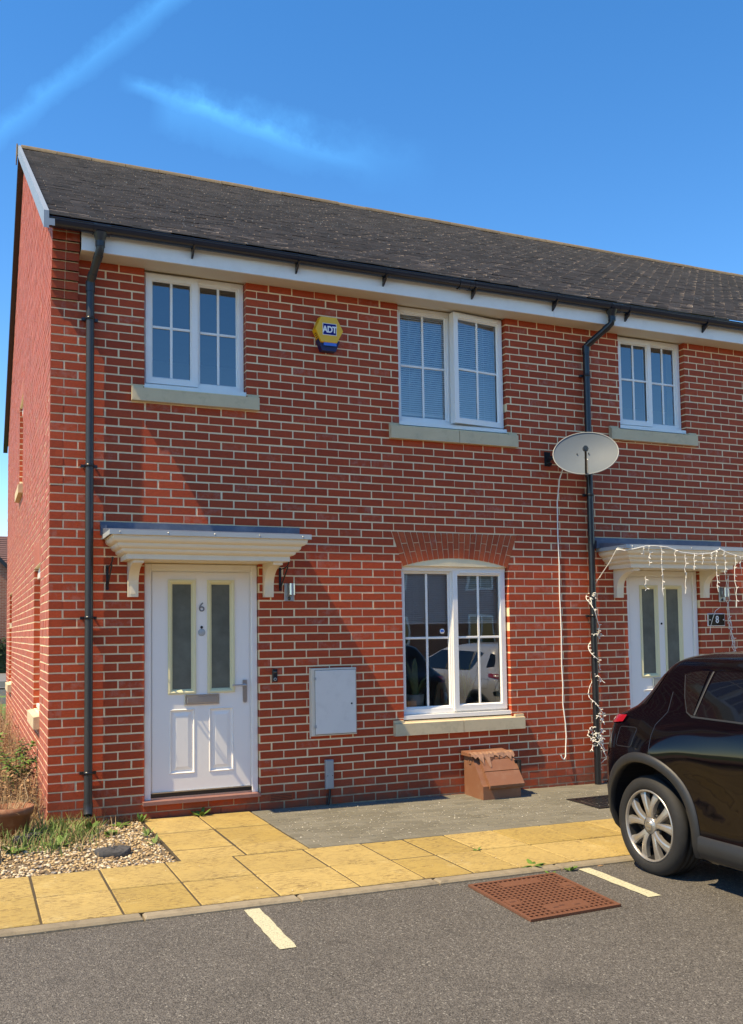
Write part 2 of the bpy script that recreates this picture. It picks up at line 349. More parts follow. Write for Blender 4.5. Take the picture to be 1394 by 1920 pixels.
def brick_far():
    t = NT('far_brick'); n = t.n.new('ShaderNodeTexBrick'); sp = t.n.new('ShaderNodeSeparateXYZ'); cb = t.n.new('ShaderNodeCombineXYZ')
    t.l.new(t.pos, sp.inputs[0]); t.l.new(t.math('ADD', sp.outputs[0], sp.outputs[1]), cb.inputs[0]); t.l.new(sp.outputs[2], cb.inputs[1]); t.l.new(cb.outputs[0], n.inputs['Vector'])
    n.inputs['Scale'].default_value = 1; n.inputs['Brick Width'].default_value = .225; n.inputs['Row Height'].default_value = .075; n.inputs['Mortar Size'].default_value = .006
    n.inputs['Color1'].default_value = (.27, .07, .04, 1); n.inputs['Color2'].default_value = (.34, .12, .07, 1); n.inputs['Mortar'].default_value = (.4, .33, .25, 1)
    return t.fin(n.outputs[0], .85)
M['far_brick'] = brick_far()
# ------------------------------------------------------------------ ground
def sheet(x0, x1, y0, y1, off, nx=2):
    b = MB(); xs = [x0 + (x1-x0)*i/(nx-1) for i in range(nx)]
    return b.add([(x, y0, gz(x)+off) for x in xs] + [(x, y1, gz(x)+off) for x in xs], [(i, i+1, nx+i+1, nx+i) for i in range(nx-1)])
def tilt(b, start=0): return b.xform(lambda p: (p.x, p.y, p.z + gz(p.x)), start)
struct('ground', sheet(-400, 400, -400, 500, -.12), M['grass'])
struct('road', sheet(-60, 60, -60, -2.815, -.022), M['asphalt'])
struct('road', sheet(-60, 60, 26.5, 36.5, -.06), M['far_road'])
struct('pavement', sheet(-60, 60, 23.5, 25.2, -.05), M['far_road'])
struct('garden_bed', sheet(-6, 0, -.02, 14, -.02), M['earth'])
struct('gravel_bed', sheet(-6, .745, -1.61, .05, -.018), M['soil'])
b = MB(); b.box(-6, 14, -2.71, -1.6, -.09, -.0045); b.box(.745, 1.70, -1.6, .05, -.09, -.0045); struct('slab_bedding', tilt(b), M['joint_sand'])
b = MB(); b.box(1.70, 14, -1.6, .05, -.09, -.010); struct('paver_bedding', tilt(b), M['joint_sand'])
# riven yellow flags
b = MB(); rnd = random.Random(3)
xj = [-5.6, -4.7, -3.8, -2.9, -2.0, -1.11, -.67, -.225, .21, .645, 1.12, 1.64, 2.09, 2.44, 2.785, 3.22, 3.66, 4.1, 4.55, 5.0, 5.45, 5.9, 6.35, 6.8, 7.25, 7.7, 8.15, 9.05, 9.95, 10.85, 11.75, 12.65, 13.9]
for i in range(len(xj)-1):
    for y0, y1 in ((-2.704, -2.169), (-2.152, -1.612)):
        z = rnd.uniform(-.003, .003); st = len(b.v)
        b.slab(xj[i]+.006, xj[i+1]-.006, y0, y1, -.05, z, .005); tilt(b, st)
for x0, x1 in ((.76, 1.219), (1.231, 1.69)):
    for y0, y1 in ((-1.596, -1.282), (-1.267, -.647), (-.632, -.02)):
        z = rnd.uniform(-.003, .003); st = len(b.v); b.slab(x0, x1, y0, y1, -.05, z, .007); tilt(b, st)
struct('paving_slabs', b, M['slab'])
b = MB()
for r in range(16):
    y1 = -.005 - r*.0995
    x = 1.705 - (.1 if r % 2 else 0)
    while x < 13.9:
        st = len(b.v); z = rnd.uniform(-.002, .002)
        b.slab(max(x, 1.703)+.002, x+.197, y1-.0965, y1, -.05, z, .005); tilt(b, st); x += .2
struct('block_paving', b, M['paver'])
b = MB(); x = -6.1
while x < 14:
    st = len(b.v); b.slab(x+.004, x+.908, -2.815, -2.712, -.14, rnd.uniform(-.003, .001), .012); tilt(b, st); x += .915
struct('kerb', b, M['kerb'])
def decal(poly, off): return MB().add([(x, y, gz(x)+off) for x, y in poly], [list(range(len(poly)))])
for X in (.905, 3.205, 5.505):
    rr = random.Random(int(X*10)); P = []
    L = [(X-.045, -2.845 - (3.572-2.845)*i/12) for i in range(13)]
    P = [(x + rr.uniform(-.004, .004) - .018*i/12, y) for i, (x, y) in enumerate(L)]
    Q = [(x + .092 + rr.uniform(-.004, .004) - .018*i/12, y + rr.uniform(-.003, .003)) for i, (x, y) in enumerate(L)][::-1]
    struct('parking_line', decal(P + Q, -.018), M['line'])

# ------------------------------------------------------------------ brickwork
EAVE_Y, EAVE_Z, RIDGE_Y, RIDGE_Z = -.30, 4.955, 4.75, 8.0
SL = (RIDGE_Z-EAVE_Z)/(RIDGE_Y-EAVE_Y)
roof_z = lambda y: EAVE_Z + SL*(y-EAVE_Y) if y < RIDGE_Y else RIDGE_Z - SL*(y-RIDGE_Y)
rb = random.Random(11)
def course_bricks(b, k, ux0, ux1, holes, start_header, fn, depth=.1025, zmax=99):
    """one course of stretchers from ux0 to ux1; holes: list of f(z)->(a,b) or None"""
    z0, z1 = .09+.075*k+.0065, .09+.075*k+.0685
    if z0 >= zmax: return
    z1 = min(z1, zmax)
    segs = []
    u = 0.0012
    if start_header: segs.append((0.0, .101)); u = .1135
    while u < ux1: segs.append((u, u+.2125)); u += .225
    for a, c in segs:
        a, c = max(a, ux0), min(c, ux1)
        if c-a < .02: continue
        parts = [((a, c), (a, c))]
        for h in holes:
            h0, h1 = h(z0), h(z1)
            if h0 is None and h1 is None: continue
            h0 = h0 or h1; h1 = h1 or h0
            np_ = []
            for (p0, q0), (p1, q1) in parts:
                # left remainder
                l0, l1 = min(q0, h0[0]), min(q1, h1[0])
                if max(l0-p0, l1-p1) > .022: np_.append(((p0, max(l0, p0+.002)), (p1, max(l1, p1+.002))))
                r0, r1 = max(p0, h0[1]), max(p1, h1[1])
                if max(q0-r0, q1-r1) > .022: np_.append(((min(r0, q0-.002), q0), (min(r1, q1-.002), q1)))
            parts = np_
        for (p0, q0), (p1, q1) in parts:
            d = -rb.uniform(0, .0022); tz = rb.uniform(-.0018, .0018); tl = rb.uniform(-.0015, .0015); tx = rb.uniform(-.0032, .0032)
            def F(u, dd, z): return fn(u+tx, dd, z+tz)
            b.hexa([F(p0, d, z0), F(q0, d+tl, z0), F(q0, depth, z0), F(p0, depth, z0), F(p1, d, z1), F(q1, d+tl, z1), F(q1, depth, z1), F(p1, depth, z1)])
def rect(a, c, z0, z1): return lambda z: (a, c) if z0-.004 < z < z1+.004 else None
def trap(a0, c0, a1, c1, z0, z1):
    def f(z):
        if not (z0-.03 < z < z1+.006): return None
        t = min(max((z-z0)/(z1-z0), 0), 1); return (a0+(a1-a0)*t, c0+(c1-c0)*t)
    return f
def mortar_wall(b, u0, u1, z0, z1, holes, fn, d=.0022, reveal=.30):
    e = .003
    H = [(a-e, c+e, p-e, q+e) for a, c, p, q in holes]
    us = sorted({u0, u1, *[h[0] for h in H], *[h[1] for h in H]}); zs = sorted({z0, z1, *[h[2] for h in H], *[min(h[3], z1) for h in H]})
    for i in range(len(us)-1):
        for j in range(len(zs)-1):
            cu, cz = (us[i]+us[i+1])/2, (zs[j]+zs[j+1])/2
            if any(h[0] < cu < h[1] and h[2] < cz < h[3] for h in H): continue
            for dd in (d, reveal):
                b.add([fn(us[i], dd, zs[j]), fn(us[i+1], dd, zs[j]), fn(us[i+1], dd, zs[j+1]), fn(us[i], dd, zs[j+1])], [(0, 1, 2, 3)])
    for a, c, p, q in H:
        q = min(q, z1)
        for P in (((a, p), (a, q)), ((c, p), (c, q)), ((a, p), (c, p)), ((a, q), (c, q))):
            (ua, za), (ub, zb) = P
            b.add([fn(ua, d, za), fn(ub, d, zb), fn(ub, reveal, zb), fn(ua, reveal, za)], [(0, 1, 2, 3)])
FX = lambda u, d, z: (u, d, z)
GY = lambda u, d, z: (d, u, z)
OPEN6 = [(.778, 1.692, 3.68, 4.75), (3.222, 4.447, 3.53, 4.75), (3.222, 4.42, .665, 2.15), (.778, 1.795, .02, 2.14)]
OPEN8 = [(5.875, 6.79, 3.69, 4.75), (5.895, 6.90, .02, 2.15), (8.2, 9.425, 3.53, 4.75), (8.2, 9.42, .665, 2.15)]
XP = 5.455                                  # party line between the two houses
ARCHES = [(3.222, 4.42), (8.2, 9.42)]
ARCH_T = 2.482
def arch_hole(a, c): return trap(a+.012, c-.006, a-.10, c+.107, 2.165, ARCH_T)
def front_wall(x0, x1, openings, arches, parent):
    b = MB(); holes = [rect(*o) for o in openings] + [arch_hole(*a) for a in arches]
    for k in range(-4, 63):
        course_bricks(b, k, x0, x1, holes, k % 2 != 0, FX, zmax=4.75)
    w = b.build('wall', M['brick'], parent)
    return w
END = 13.0
house6 = thing('brick_house', 'red brick end of terrace house with white door number 6 and yellow alarm box', 'house', (0, 0, gz(0)))
house8 = thing('brick_house', 'red brick terrace house to the right, behind the parked black car, with icicle lights', 'house', (XP, 0, gz(XP)))
wall6 = front_wall(0, XP-.002, OPEN6, ARCHES[:1], house6)
wall8 = front_wall(XP+.002, END, OPEN8, ARCHES[1:], house8)
b = MB(); mortar_wall(b, .003, XP, -.25, 4.75, OPEN6, FX); b.box(.003, .2, .003, .3, 4.75, 5.0)
b.build('mortar', M['mortar'], wall6)
b = MB(); mortar_wall(b, XP, END, -.25, 4.75, OPEN8, FX); b.build('mortar', M['mortar'], wall8)
# gable: openings u = y
GOPEN = [(1.05, 1.92, .80, 2.2), (7.35, 8.22, .80, 2.2), (4.43, 5.30, 3.47, 4.62)]
BACK = 9.75
b = MB(); holes = [rect(*o) for o in GOPEN]
for k in range(-4, 108):
    zc = .09+.075*k+.07
    if zc > RIDGE_Z-.12: break
    if zc < 5.05: y0, y1 = 0, BACK-.25
    else:
        y0 = EAVE_Y + (zc+.10-EAVE_Z)/SL; y1 = 2*RIDGE_Y - y0
    # even courses carry the header here
    course_bricks(b, k, max(0, y0) if zc > 5.05 else (.1025 if False else 0), y1, holes, k % 2 == 0, GY)
# soldier heads over the two ground-floor openings
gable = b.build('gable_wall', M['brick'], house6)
b = MB(); mortar_wall(b, .003, BACK-.25, -.25, 5.0, GOPEN, GY)
b.add([(.0035, 0, 5.0), (.0035, BACK-.25, 5.0), (.0035, RIDGE_Y, RIDGE_Z-.12)], [(0, 1, 2)])
b.build('mortar', M['mortar'], gable)
# back and far walls close the building so that the rooms are dark
b = MB(); b.box(.01, XP, BACK-.3, BACK-.25, -.25, 5.0); b.build('rear_wall', M['far_brick'], house6)
b = MB(); b.box(XP, END, BACK-.3, BACK-.25, -.25, 5.0); b.box(END-.05, END, .02, BACK-.3, -.25, 5.0); b.build('rear_wall', M['far_brick'], house8)
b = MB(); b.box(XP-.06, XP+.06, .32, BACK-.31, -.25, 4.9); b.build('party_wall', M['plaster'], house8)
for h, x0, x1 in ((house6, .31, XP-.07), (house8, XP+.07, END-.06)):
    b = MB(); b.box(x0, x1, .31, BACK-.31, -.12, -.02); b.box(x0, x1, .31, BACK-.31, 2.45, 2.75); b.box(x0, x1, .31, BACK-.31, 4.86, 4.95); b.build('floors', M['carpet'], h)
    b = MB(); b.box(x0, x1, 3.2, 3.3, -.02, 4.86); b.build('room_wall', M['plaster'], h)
# door step plinth
for h, x0, x1 in ((house6, .77, 1.79), (house8, 5.88, 6.91)):
    b = MB()
    for k, off in ((-2, 0), (-1, .11)):
        u = x0 - off
        while u < x1:
            a, c = max(u, x0), min(u+.215, x1)
            if c-a > .02: b.box(a, c, -.004 - rb.uniform(0, .002), .1, .09+.075*k+.005, .09+.075*k+.07)
            u += .225
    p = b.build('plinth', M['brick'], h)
    MB().box(x0, x1, .002, .1, -.25, .085).build('mortar', M['mortar'], p)
# corbelled kneeler at the corner
b = MB(); mo = MB()
for i, k in enumerate(range(57, 66)):
    z0, z1 = .09+.075*k+.005, min(.09+.075*k+.070, 5.0)
    out = -min(.18, .024*(i+1))
    if i < 7: cuts = ((0, .103), (.112, .215))
    else: cuts = ((0, .103), (.112, .215)) if i % 2 else ((0, .215),)
    for a, c in cuts: b.box(a - .004, c, out - rb.uniform(0, .003), .0 - .003, z0, z1)
    mo.box(.0, .211, (prev if i else out)+.004, -.001, z0-.010 if i else z0, z0); mo.box(.0, .211, out+.004, -.001, z0, z1)
    prev = out
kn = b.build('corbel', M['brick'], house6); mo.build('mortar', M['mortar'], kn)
# rubbed-brick arches over the ground-floor windows
def segment_arch(a, c, parent):
    xm = (a+c)/2; n = 21
    zi = lambda t: 2.150 + .085*(1-(2*t-1)**2)
    bl, br = a+.012, c-.006; tl, tr = a-.10, c+.107
    def P(t, s):   # t across, s up
        return (bl+(br-bl)*t)*(1-s) + (tl+(tr-tl)*t)*s, zi(t)*(1-s) + ARCH_T*s
    b = MB()
    for i in range(n):
        t0, t1 = i/n, (i+1)/n; g = .0042
        cuts = [(0, .64), (.64, 1)] if i % 2 else [(0, .36), (.36, 1)]
        for s0, s1 in cuts:
            s0 += .012 if s0 > 0 else 0
            s1 -= .012 if s1 < 1 else 0
            q = [P(t0, s0), P(t1, s0), P(t1, s1), P(t0, s1)]
            q = [(q[0][0]+g, q[0][1]), (q[1][0]-g, q[1][1]), (q[2][0]-g, q[2][1]), (q[3][0]+g, q[3][1])]
            b.prism(q, XZ, -.003 - rb.uniform(0, .0015), .09)
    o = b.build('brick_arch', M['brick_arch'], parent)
    mo = MB(); N = 24
    low = [P(i/N, 0) for i in range(N+1)]; top = [P(1-i/N, 1) for i in range(N+1)]
    mo.prism([(x, z+.004) for x, z in low] + [(x, z) for x, z in top], XZ, .003, .095); fixnormals(mo.build('mortar', M['mortar'], o))
    # white arched head board
    hb = MB(); hb.prism([(a+.02, 2.11)] + [(c-.02, 2.11)] + [(x, z-.002) for x, z in low[::-1]], XZ, .045, .085)
    fixnormals(hb.build('head_board', M['upvc'], parent))
segment_arch(*ARCHES[0], house6); segment_arch(*ARCHES[1], house8)
# air brick
b = MB(); b.box(1.885, 2.10, -.006, .02, .018, .083); ab = b.build('air_brick', M['brick_arch'], house6)
b = MB()
for i in range(4): b.box(1.895, 2.09, -.0075, -.0062, .026+.014*i, .032+.014*i)
b.build('vent_slots', M['rust_pit'], ab)

# ------------------------------------------------------------------ roof
def roof_part(x0, x1, parent, seed):
    r = random.Random(seed); b = MB()
    L = math.hypot(RIDGE_Y-EAVE_Y, RIDGE_Z-EAVE_Z); cy, cz = (RIDGE_Y-EAVE_Y)/L, (RIDGE_Z-EAVE_Z)/L
    def P(x, s, h): return (x, EAVE_Y + s*cy - h*cz, EAVE_Z + s*cz + h*cy)
    rows = int(L/.1)
    for j in range(rows):
        s0 = j*.1 - .035; x = x0 - (.0825 if j % 2 else 0)
        row_j = r.uniform(-.003, .003)
        while x < x1:
            a, c = max(x, x0)+.0018, min(x+.165, x1)-.0018
            if c-a > .03:
                h = .024 + r.uniform(-.0045, .0045); h2 = h + r.uniform(-.002, .002); d = row_j + r.uniform(-.004, .004)
                b.hexa([P(a, s0+d, h-.014), P(c, s0+d, h2-.014), P(c, s0+.125, .0), P(a, s0+.125, .0), P(a, s0+d, h), P(c, s0+d, h2), P(c, s0+.125, .006), P(a, s0+.125, .006)])
            x += .165
    o = b.build('roof', M['roof_tile'], parent)
    u = MB(); u.add([P(x0, 0, .001), P(x1, 0, .001), P(x1, L, .001), P(x0, L, .001)], [(0, 1, 2, 3)])
    u.add([(x0, RIDGE_Y, RIDGE_Z), (x1, RIDGE_Y, RIDGE_Z), (x1, BACK+.05, roof_z(BACK+.05)), (x0, BACK+.05, roof_z(BACK+.05))], [(0, 1, 2, 3)])
    u.build('roof_underlay', M['roof_tile'], o)
    g = MB(); x = x0
    while x < x1:
        e = min(x+.45, x1); jz = r.uniform(-.004, .004); rows_ = []
        for xx, k in ((x+.004, 1), (e-.004, 1)):
            rows_.append([(xx, RIDGE_Y + .12*math.cos(q), RIDGE_Z - .045 + jz + .085*math.sin(q)) for q in [math.pi*i/10 for i in range(11)]])
        g.grid(rows_); g.add(rows_[0], [list(range(11))]); g.add(rows_[1], [list(range(11))[::-1]]); x = e
    g.build('ridge_tiles', M['ridge_tile'], o)
    j = MB(); j.tube([(x0, RIDGE_Y, RIDGE_Z-.03), (x1, RIDGE_Y, RIDGE_Z-.03)], .062, 12); j.build('ridge_mortar', M['mortar'], o)
    return o
roof6 = roof_part(-.045, XP, house6, 5); roof_part(XP, END, house8, 6)
# grey verge capping up the gable
b = MB(); L = math.hypot(RIDGE_Y-EAVE_Y, RIDGE_Z-EAVE_Z)
for (y0, z0, y1, z1) in ((EAVE_Y-.05, EAVE_Z-.03, RIDGE_Y, RIDGE_Z),):
    b.hexa([(-.085, y0, z0-.10), (-.045, y0, z0-.10), (-.045, y1, z1-.10), (-.085, y1, z1-.10), (-.085, y0, z0+.045), (-.045, y0, z0+.045), (-.045, y1, z1+.045), (-.085, y1, z1+.045)])
    b.hexa([(-.045, y0, z0-.075), (.0, y0, z0-.075), (.0, y1, z1-.075), (-.045, y1, z1-.075), (-.045, y0, z0-.02), (.0, y0, z0-.02), (.0, y1, z1-.02), (-.045, y1, z1-.02)])
b.build('verge', M['verge'], roof6)
b = MB(); y1, z1 = BACK+.08, roof_z(BACK+.08)
b.hexa([(-.075, RIDGE_Y, RIDGE_Z-.1), (-.002, RIDGE_Y, RIDGE_Z-.1), (-.002, y1, z1-.1), (-.075, y1, z1-.1), (-.075, RIDGE_Y, RIDGE_Z+.04), (-.002, RIDGE_Y, RIDGE_Z+.04), (-.002, y1, z1+.04), (-.075, y1, z1+.04)])
b.build('rear_verge', M['black'], roof6)
b = MB(); b.prism([(RIDGE_Y-.15, RIDGE_Z-.16), (RIDGE_Y+.15, RIDGE_Z-.16), (RIDGE_Y+.13, RIDGE_Z), (RIDGE_Y, RIDGE_Z+.055), (RIDGE_Y-.13, RIDGE_Z)], YZ, -.1, -.087); b.build('ridge_end_cap', M['ridge_tile'], roof6)

# ------------------------------------------------------------------ eaves
def eaves(x0, x1, parent, brackets, unions, outlet_x, seams, endcap):
    b = MB(); b.box(x0 if not endcap else .222, x1, -.222, -.20, 4.733, 4.90)
    f = b.build('fascia', M['fascia'], parent)
    s = MB()
    for x in seams: s.box(x-.005, x+.005, -.2245, -.2222, 4.735, 4.895)
    if seams: s.build('fascia_joint', M['bead'], f)
    MB().box(x0 if not endcap else .222, x1, -.198, .04, 4.738, 4.748).build('soffit', M['soffit'], parent)
    g = MB(); gx0 = -.075 if endcap else x0
    R1, R2, cyy, cz = .058, .053, -.282, 4.925
    prof = [(math.pi + math.pi*i/14) for i in range(15)]
    def ring(x, r, dz=0): return [(x, cyy + r*math.cos(q), cz + 1.55*r*math.sin(q)*(.72 if True else 1)) for q in prof]
    outer = [ring(x, R1) for x in (gx0, x1)]; inner = [ring(x, R2) for x in (gx0, x1)]
    g.grid(outer); g.grid([inner[1], inner[0]])
    for side in (0, 14): g.add([outer[0][side], outer[1][side], inner[1][side], inner[0][side]], [(0, 1, 2, 3)])
    # rolled front lip
    g.tube([(gx0, cyy-R1, cz), (x1, cyy-R1, cz)], .006, 8)
    if endcap: g.add(outer[0], [list(range(15))])
    gut = g.build('gutter', M['gutter'], parent)
    for x in brackets:
        br = MB()
        br.grid([ring(x-.012, R1+.004), ring(x+.012, R1+.004)])
        br.prism([(-.225, 4.79), (-.255, 4.805), (-.31, 4.845), (-.335, 4.87), (-.232, 4.87)], YZ, x-.008, x+.008)
        br.build('gutter_bracket', M['gutter'], gut)
    for x in unions:
        un = MB()
        for dx in (-.055, .055): un.grid([ring(x+dx-.014, R1+.007), ring(x+dx+.014, R1+.007)])
        un.grid([ring(x-.055, R1+.004), ring(x+.055, R1+.004)])
        un.build('gutter_union', M['gutter'], gut)
    return gut
eaves(0, XP, house6, [1.147, 2.10, 2.97, 3.93, 4.88], [3.82, .373], .373, [4.9], True)
eaves(XP, END, house8, [5.80, 6.86, 7.8, 8.75, 9.7, 10.65, 11.6, 12.5], [5.62], 5.62, [], False)
def downpipe(x, xo, zfoot, clips, parent, mat, shoe):
    b = MB(); y = -.062; r = .034
    b.tube([(x, y, zfoot), (x, y, 4.50)], r, 20)
    # swan neck to the gutter outlet
    k = [(x, y, 4.50), (x, y-.004, 4.525), (x+.1*(xo-x), y-.03, 4.55), (x+.86*(xo-x), -.25, 4.70), (x+.97*(xo-x), -.277, 4.73), (xo, -.282, 4.76), (xo, -.282, 4.86)]
    b.tube(k, r, 20)
    p = b.build('downpipe', mat, parent)
    MB().tube([(x, y, 4.44), (x, y, 4.53)], r+.005, 20).build('pipe_socket', mat, p)
    c = MB(); c.tube([(xo, -.282, 4.755), (xo, -.282, 4.80)], r+.005, 20)
    a0 = Vector(k[2]); a1 = Vector(k[3]); dv = (a1-a0).normalized()
    MB().tube([a0, a0+dv*.05], r+.004, 20).build('pipe_socket', mat, p); MB().tube([a1-dv*.05, a1], r+.004, 20).build('pipe_socket', mat, p)
    c.lathe([(.035, 4.80), (.06, 4.87)], lambda u, v, h: (xo+u, -.282+v, h), 20)
    c.build('pipe_socket', mat, p)
    for z in clips:
        cl = MB()
        cl.lathe([(r, z-.012), (r+.005, z-.012), (r+.005, z+.012), (r, z+.012)], lambda u, v, h: (x+u, y+v, h), 20)
        cl.box(x-.068, x+.066, y+.02, y+.045, z-.014, z+.010)
        cl.box(x-.055, x-.045, y+.045, .0, z-.01, z+.006); cl.box(x+.045, x+.055, y+.045, .0, z-.01, z+.006)
        cl.build('pipe_clip', M['black'], p)
    if shoe:
        s = MB(); s.tube([(x, y, zfoot+.05), (x, y, zfoot), (x-.004, y-.03, zfoot-.05)], [r+.004, r+.004, r+.002], 20, False); s.build('pipe_shoe', mat, p)
downpipe(.312, .365, .10, [4.21, 2.95, 1.67, .39], house6, M['pipe'], True)
downpipe(5.405, 5.585, -.09, [4.21, 2.93, 1.655, .42], house8, M['black'], False)
# ------------------------------------------------------------------ windows
def stile_frame(b, fn, x0, x1, z0, z1, w, d0, d1, wb=None, bead=.010):
    """mitred-looking frame with a stepped inner bead"""
    wb = wb or w
    b_ = [(x0, x0+w, z0, z1), (x1-w, x1, z0, z1), (x0+w, x1-w, z1-w, z1), (x0+w, x1-w, z0, z0+wb)]
    for a, c, p, q in b_:
        st = len(b.v); b.box(a, c, d0, d1, p, q); b.xform(lambda P: fn(P.x, P.y, P.z), st)
    st = len(b.v); i0, i1, j0, j1 = x0+w, x1-w, z0+wb, z1-w
    # chamfered glazing bead
    for (p0, p1, q0, q1) in (((i0, j0), (i0, j1), (bead, bead), (bead, -bead)), ((i1, j1), (i1, j0), (-bead, -bead), (-bead, bead)), ((i0, j1), (i1, j1), (bead, -bead), (-bead, -bead)), ((i1, j0), (i0, j0), (-bead, bead), (bead, bead))):
        b.add([(p0[0], d0+.004, p0[1]), (p1[0], d0+.004, p1[1]), (p1[0]+q1[0], d0+.022, p1[1]+q1[1]), (p0[0]+q0[0], d0+.022, p0[1]+q0[1])], [(0, 1, 2, 3)])
    b.xform(lambda P: fn(P.x, P.y, P.z), st)
    return i0+bead, i1-bead, j0+bead, j1-bead
def pane_and_bars(fn, box, d, parent, hz=None, glass='glass', bars=True):
    x0, x1, z0, z1 = box; xm = (x0+x1)/2; zm = hz if hz else (z0+z1)/2 + .01
    MB().add([fn(x0-.004, d, z0-.004), fn(x1+.004, d, z0-.004), fn(x1+.004, d, z1+.004), fn(x0-.004, d, z1+.004)], [(0, 1, 2, 3)]).build('pane', M[glass], parent)
    if bars:
        g = MB(); w = .011
        for a, c, p, q in ((xm-w, xm+w, z0, z1), (x0, xm-w, zm-w, zm+w), (xm+w, x1, zm-w, zm+w)):
            st = len(g.v); g.bbox(a, c, d-.011, d-.002, p, q, .003); g.xform(lambda P: fn(P.x, P.y, P.z), st)
        g.build('glazing_bars', M['upvc'], parent)
def window(parent, fn, x0, x1, z0, z1, sash_side, mull, ajar=0, hz=None, label=None, y=.068, bottom=.045, vent=False, room=True):
    b = MB(); w = .045
    for a, c, p, q in ((x0, x0+w, z0, z1), (x1-w, x1, z0, z1), (x0+w, x1-w, z1-w, z1), (x0+w, x1-w, z0, z0+bottom), (mull-.026, mull+.026, z0+bottom, z1-w)):
        st = len(b.v); b.bbox(a, c, y, y+.065, p, q, .003); b.xform(lambda P: fn(P.x, P.y, P.z), st)
    win = b.build('window', M['upvc'], parent)
    if label: win['label'] = label
    # cill
    c = MB(); st = 0; c.box(x0-.02, x1+.03, y-.058, y+.03, z0-.032, z0-.002); c.box(x0-.02, x1+.03, y-.062, y-.058, z0-.040, z0-.004); c.xform(lambda P: fn(P.x, P.y, P.z)); c.build('cill', M['upvc'], win)
    # fixed light
    fx = (mull+.026, x1-w) if sash_side == 'L' else (x0+w, mull-.026)
    fb = MB(); box = stile_frame(fb, fn, fx[0], fx[1], z0+bottom, z1-w, .012, y+.012, y+.05); fb.build('fixed_frame', M['upvc'], win)
    pane_and_bars(fn, box, y+.032, win, hz)
    # casement
    sx = (x0+.012, mull+.012) if sash_side == 'L' else (mull-.012, x1-.012)
    hx = sx[0] if sash_side == 'L' else sx[1]; ca, sa = math.cos(ajar), math.sin(ajar)
    def rot(u, d, z):
        dx, dd = u-hx, d-y
        if sash_side == 'L': return fn(hx + dx*ca - dd*sa*-1, y - dx*sa + dd*ca, z)
        return fn(hx + dx*ca - dd*sa, y + dx*sa + dd*ca, z)
    sb = MB(); sz0, sz1 = z0+.016, z1-.018
    box = stile_frame(sb, rot, sx[0], sx[1], sz0, sz1, .052, y-.024, y+.05, .052, .012)
    if vent:
        st = len(sb.v); sb.bbox(sx[0]+.075, sx[1]-.055, y-.036, y-.024, sz1-.040, sz1-.018, .004); sb.xform(lambda P: rot(P.x, P.y, P.z), st)
    sash = sb.build('casement', M['upvc'], win)
    pane_and_bars(rot, box, y+.008, win, hz)
    return win
def stone_sill(parent, x0, x1, z0, z1, split=None, fn=FX):
    b = MB(); cuts = [(x0, x1)] if not split else [(x0, split-.003), (split+.003, x1)]
    for a, c in cuts:
        # weathered sloping top, drip below, stooled end
        st = len(b.v)
        b.hexa([(a, -.055, z0), (c, -.055, z0), (c, .10, z0), (a, .10, z0), (a, -.055, z1-.018), (c, -.055, z1-.018), (c, .10, z1+.004), (a, .10, z1+.004)]); b.xform(lambda P: fn(P.x, P.y, P.z), st)
    st = len(b.v)
    for a, c in ((x0, x0+.10), (x1-.10, x1)): b.box(a, c, -.030, .012, z1-.012, z1+.012)
    b.xform(lambda P: fn(P.x, P.y, P.z), st)
    return b.build('stone_sill', M['sill'], parent)
window(house6, FX, .782, 1.688, 3.715, 4.735, 'L', 1.243, ajar=0, hz=4.245)
stone_sill(house6, .663, 1.80, 3.546, 3.676)
window(house6, FX, 3.228, 4.44, 3.575, 4.735, 'R', 3.83, ajar=R(7.5), hz=4.15, vent=True)
stone_sill(house6, 3.112, 4.543, 3.385, 3.525, 3.86)
window(house6, FX, 3.232, 4.412, .715, 2.148, 'R', 3.815, hz=1.452, vent=True, bottom=.05)
stone_sill(house6, 3.11, 4.546, .530, .662, 3.845)
window(house8, FX, 5.882, 6.783, 3.735, 4.735, 'L', 6.35, hz=4.26)
stone_sill(house8, 5.72, 6.906, 3.555, 3.688)
window(house8, FX, 8.21, 9.415, 3.575, 4.735, 'R', 8.81, hz=4.15); stone_sill(house8, 8.09, 9.53, 3.385, 3.525, 8.8)
window(house8, FX, 8.21, 9.41, .715, 2.148, 'R', 8.81, hz=1.452); stone_sill(house8, 8.09, 9.53, .530, .662, 8.8)
GW = lambda u, d, z: (d + .03, u, z)
for (a, c, p, q) in GOPEN:
    sb_ = MB()
    for i_ in range(13):
        u_ = a-.05+(c-a+.10)*i_/13; w_ = (c-a+.10)/13; sb_.box(-.003, .05, u_+.004, u_+w_-.004, q+.012, q+.225)
    so_ = sb_.build('soldier_course', M['brick_arch'], house6); MB().box(-.0012, .04, a-.05, c+.05, q+.006, q+.23).build('mortar', M['mortar'], so_)
    window(house6, GW, a+.006, c-.006, p+.05, q-.01, 'L', (a+c)/2, y=.06)
    b = MB(); b.hexa([(-.055, a-.06, p-.13), (.1, a-.06, p-.13), (.1, c+.06, p-.13), (-.055, c+.06, p-.13), (-.055, a-.06, p-.02), (.1, a-.06, p+.002), (.1, c+.06, p+.002), (-.055, c+.06, p-.02)]); b.build('stone_sill', M['sill'], house6)
    hb = MB(); N = 12; hb.prism([(a, q-.10), (c, q-.10)] + [(c-(c-a)*i/N, q-.06+.075*(1-(2*i/N-1)**2)) for i in range(N+1)], YZ, .03, .06); fixnormals(hb.build('head_board', M['upvc'], house6))

